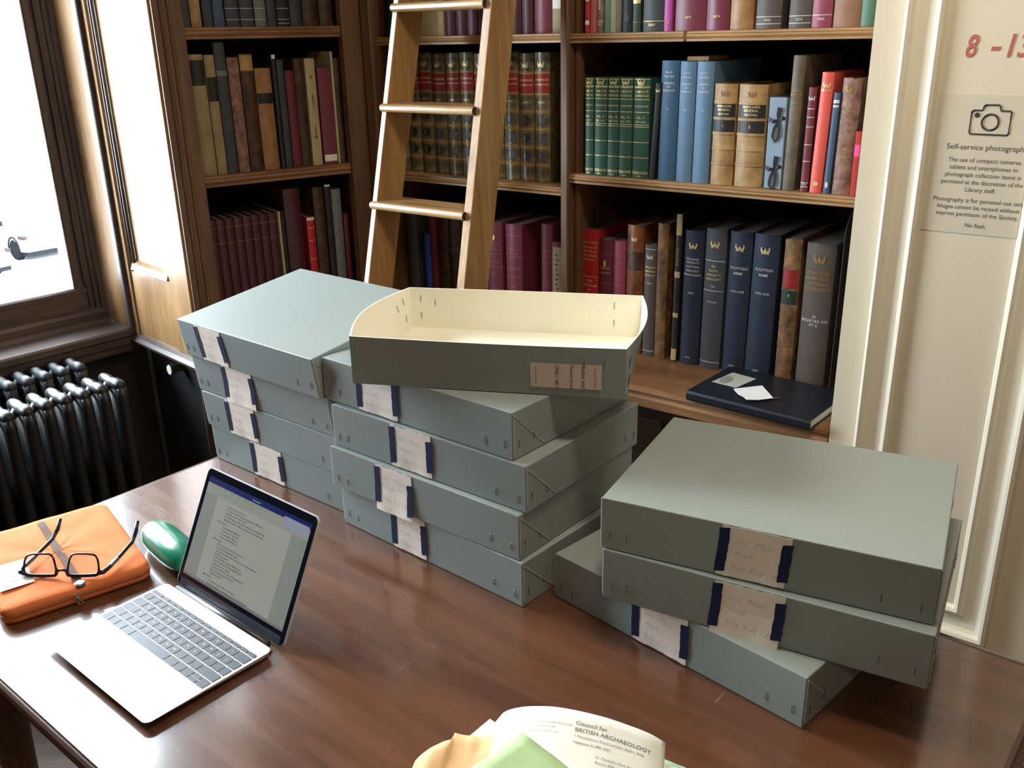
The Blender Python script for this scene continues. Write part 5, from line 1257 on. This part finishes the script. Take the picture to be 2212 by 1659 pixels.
# ------------------------------------------------------------------ notices on the painted wall
def sign():
    y = 1.8795; k = 1.88/2.03
    def S(s, z): return s*k, 0.823+(z-0.823)*k
    n = thing('wall_notice', 'grey photography notice with a camera symbol on the cream panel', 'sign', FR.p(0, y, 0), FR.a)
    x0, zt = S(-0.490, 0.701); x1 = -0.287; _, zb = S(-0.49, 0.433)
    MB().box(x0, x1, -0.0008, 0, zb, zt).build('backing', plain('notice_grey', (0.60, 0.52, 0.39, 1), 0.6), n)
    ink = plain('notice_ink', (0.10, 0.085, 0.075, 1), 0.6); dk = plain('icon_ink', (0.035, 0.025, 0.022, 1), 0.6)
    ic = MB(); cx, cz = S(-0.389, 0.654); u = 0.0345
    def path(pts, r=0.0016, closed=True): ic.tube([(cx+a*u, -0.0014, cz+b*u) for a, b in pts], r, 6, closed=closed)
    path([(-0.94, -0.62), (-0.86, -0.70), (0.86, -0.70), (0.94, -0.62), (0.94, 0.42), (0.86, 0.50), (0.44, 0.50), (0.38, 0.72), (0.30, 0.78), (-0.30, 0.78), (-0.38, 0.72), (-0.44, 0.50), (-0.86, 0.50), (-0.94, 0.42)])
    path([(0.40*math.cos(2*PI*i/24), -0.08+0.40*math.sin(2*PI*i/24)) for i in range(24)], 0.0017)
    ic.lathe([(0.0042, 0), (0.0042, 0.0012)], 14, 0, Matrix.Translation((cx-0.66*u, -0.001, cz+0.26*u)) @ Matrix.Rotation(PI/2, 4, 'X'))
    ic.build('camera_symbol', dk, n)
    tm = MB()
    def put(txt, s, z, size, align='CENTER', bold=0, sx=1.0):
        xx, zz = S(s, z); tv, tf = text_mesh(txt, size, align, bold=bold, sx=sx); tm.add([(xx+a, -0.0013, zz+b) for a, b in tv], tf)
    c = -0.388
    put('Self-service photography', c, 0.598, 0.0140, sx=0.97)
    for i, l in enumerate(('The use of compact cameras,', 'tablets and smartphones to', 'photograph collection items is', 'permited at the discretion of the', 'Library staff.')): put(l, c, 0.574-0.0143*i, 0.0112, sx=0.93)
    for i, l in enumerate(('Photography is for personal use only.', 'Images cannot be reused without', 'express permision of the Society.')): put(l, c, 0.4955-0.0138*i, 0.0112, sx=0.93)
    put('No flash', c, 0.4465, 0.0112, sx=0.93)
    tm.build('notice_text', ink, n, fix=False)
    r = MB(); 
    for txt, s, z, sz, sx in (('8', -0.443, 0.770, 0.054, 0.72), ('-', -0.401, 0.772, 0.054, 1.0), ('13', -0.364, 0.770, 0.054, 0.78)):
        xx, zz = S(s, z); tv, tf = text_mesh(txt, sz, 'CENTER', shear=0.18, sx=sx, bold=0.012); r.add([(xx+a, -0.0008, zz+b) for a, b in tv], tf)
    o = r.build('bay_number', plain('terracotta_lettering', (0.46, 0.115, 0.085, 1), 0.6), fix=False)
    o.location = FR.p(0, y, 0); o.rotation_euler = (0, 0, FR.a)
    tag(o, 'red painted numerals 8-13 high on the cream panel', 'lettering')
sign()

# ------------------------------------------------------------------ street outside
def outside():
    g = MB().box(-60, 10, 6, 80, -5.6, -5.5)
    gm = plain('pale_paving', (0.62, 0.61, 0.60, 1), 0.9, var=0.05, scale=0.5)
    o = g.build('street_ground', gm); o.location = (0, 0, ZT); o['kind'] = 'structure'
    b = MB().box(-75, 5, 72, 74, -5.5, 14)
    for i in range(12):
        for j in range(3): b.box(-72+6*i, -69.8+6*i, 71.9, 72, -3+5*j, 0.2+5*j, 1)
    o = b.build('building', [plain('white_facade', (0.8, 0.79, 0.76, 1), 0.8), plain('facade_window', (0.5, 0.52, 0.55, 1), 0.3)]); o.location = (0, 0, ZT); tag(o, 'pale building across the street beyond the window', 'building')
    def car(loc, rz, label, col):
        t = thing('car', label, 'car', Vector((loc[0], loc[1], -5.5+ZT)), rz, 'cars parked outside the window')
        # side profile, nose towards +x
        prof = [(-2.1, 0.35), (-2.15, 0.8), (-2.0, 1.0), (-1.5, 1.08), (-0.9, 1.5), (0.3, 1.52), (1.05, 1.05), (1.9, 0.88), (2.12, 0.66), (2.14, 0.32), (1.7, 0.28)]
        m = MB().prism(prof, -0.86, 0.86, axis='y'); m.build('body', plain('car_paint_'+col, (0.80, 0.80, 0.80, 1) if col == 'white' else (0.45, 0.47, 0.5, 1), 0.25, coat=0.5), t, bevel=0.07, seg=3)
        w = MB().prism([(-1.40, 1.08), (-0.88, 1.44), (0.25, 1.46), (0.88, 1.08)], -0.87, 0.87, axis='y'); w.build('windows', plain('car_glass', (0.55, 0.56, 0.58, 1), 0.15), t)
        for x in (-1.3, 1.32):
            for s in (-1, 1):
                wh = MB(); M = Matrix.Translation((x, s*0.78, 0.32)) @ Matrix.Rotation(PI/2, 4, 'X')
                wh.lathe([(0.20, -0.11), (0.30, -0.11), (0.33, -0.07), (0.33, 0.07), (0.30, 0.11), (0.20, 0.11)], 24, 0, M)
                ty = wh.build('wheel', plain('tyre', (0.009, 0.009, 0.010, 1), 0.95, spec=0.0), t)
                hb = MB()
                hb.lathe([(0.05, -0.10), (0.05, 0.10)], 12, 0, M)
                for q in range(7):
                    a = 2*PI*q/7; hb.tube([M @ Vector((0.04*math.cos(a), 0.04*math.sin(a), -0.115*s*-1)), M @ Vector((0.23*math.cos(a), 0.23*math.sin(a), -0.115*s*-1))], 0.03, 6)
                hb.build('hub_cap', plain('alloy', (0.6, 0.6, 0.6, 1), 0.3, 0.3), ty)
                ar = MB(); ar.tube([(x+0.40*math.cos(PI*q/10), s*0.865, 0.32+0.40*math.sin(PI*q/10)) for q in range(11)], 0.035, 6); ar.build('wheel_arch', plain('dark_trim', (0.012, 0.012, 0.014, 1), 0.95, spec=0.0), t)
        for s in (-1, 1):
            hl = MB().box(1.70, 2.08, s*0.80-0.08, s*0.80+0.08, 0.70, 0.82); hl.build('headlight', plain('headlamp', (0.030, 0.022, 0.022, 1), 0.9, spec=0.0), t, bevel=0.03)
            mi = MB().box(0.62, 0.80, s*0.98-0.12, s*0.98+0.12, 1.02, 1.18); mi.tube([(0.70, s*0.84, 1.02), (0.70, s*0.92, 1.06)], 0.03, 6); mi.build('wing_mirror', plain('mirror_dark', (0.014, 0.014, 0.016, 1), 0.95, spec=0.0), t, bevel=0.03)
        MB().box(-2.0, 2.05, -0.8, 0.8, 0.18, 0.34).build('sill', MATS['dark_trim'], t)
    car((-16.12, 30.6), R(-40), 'white car parked outside, its front wheel visible through the window', 'white')
    car((-16.9, 27.2), R(-28), 'car nose low at the left edge of the window, nearer than the white one', 'silver')
outside()
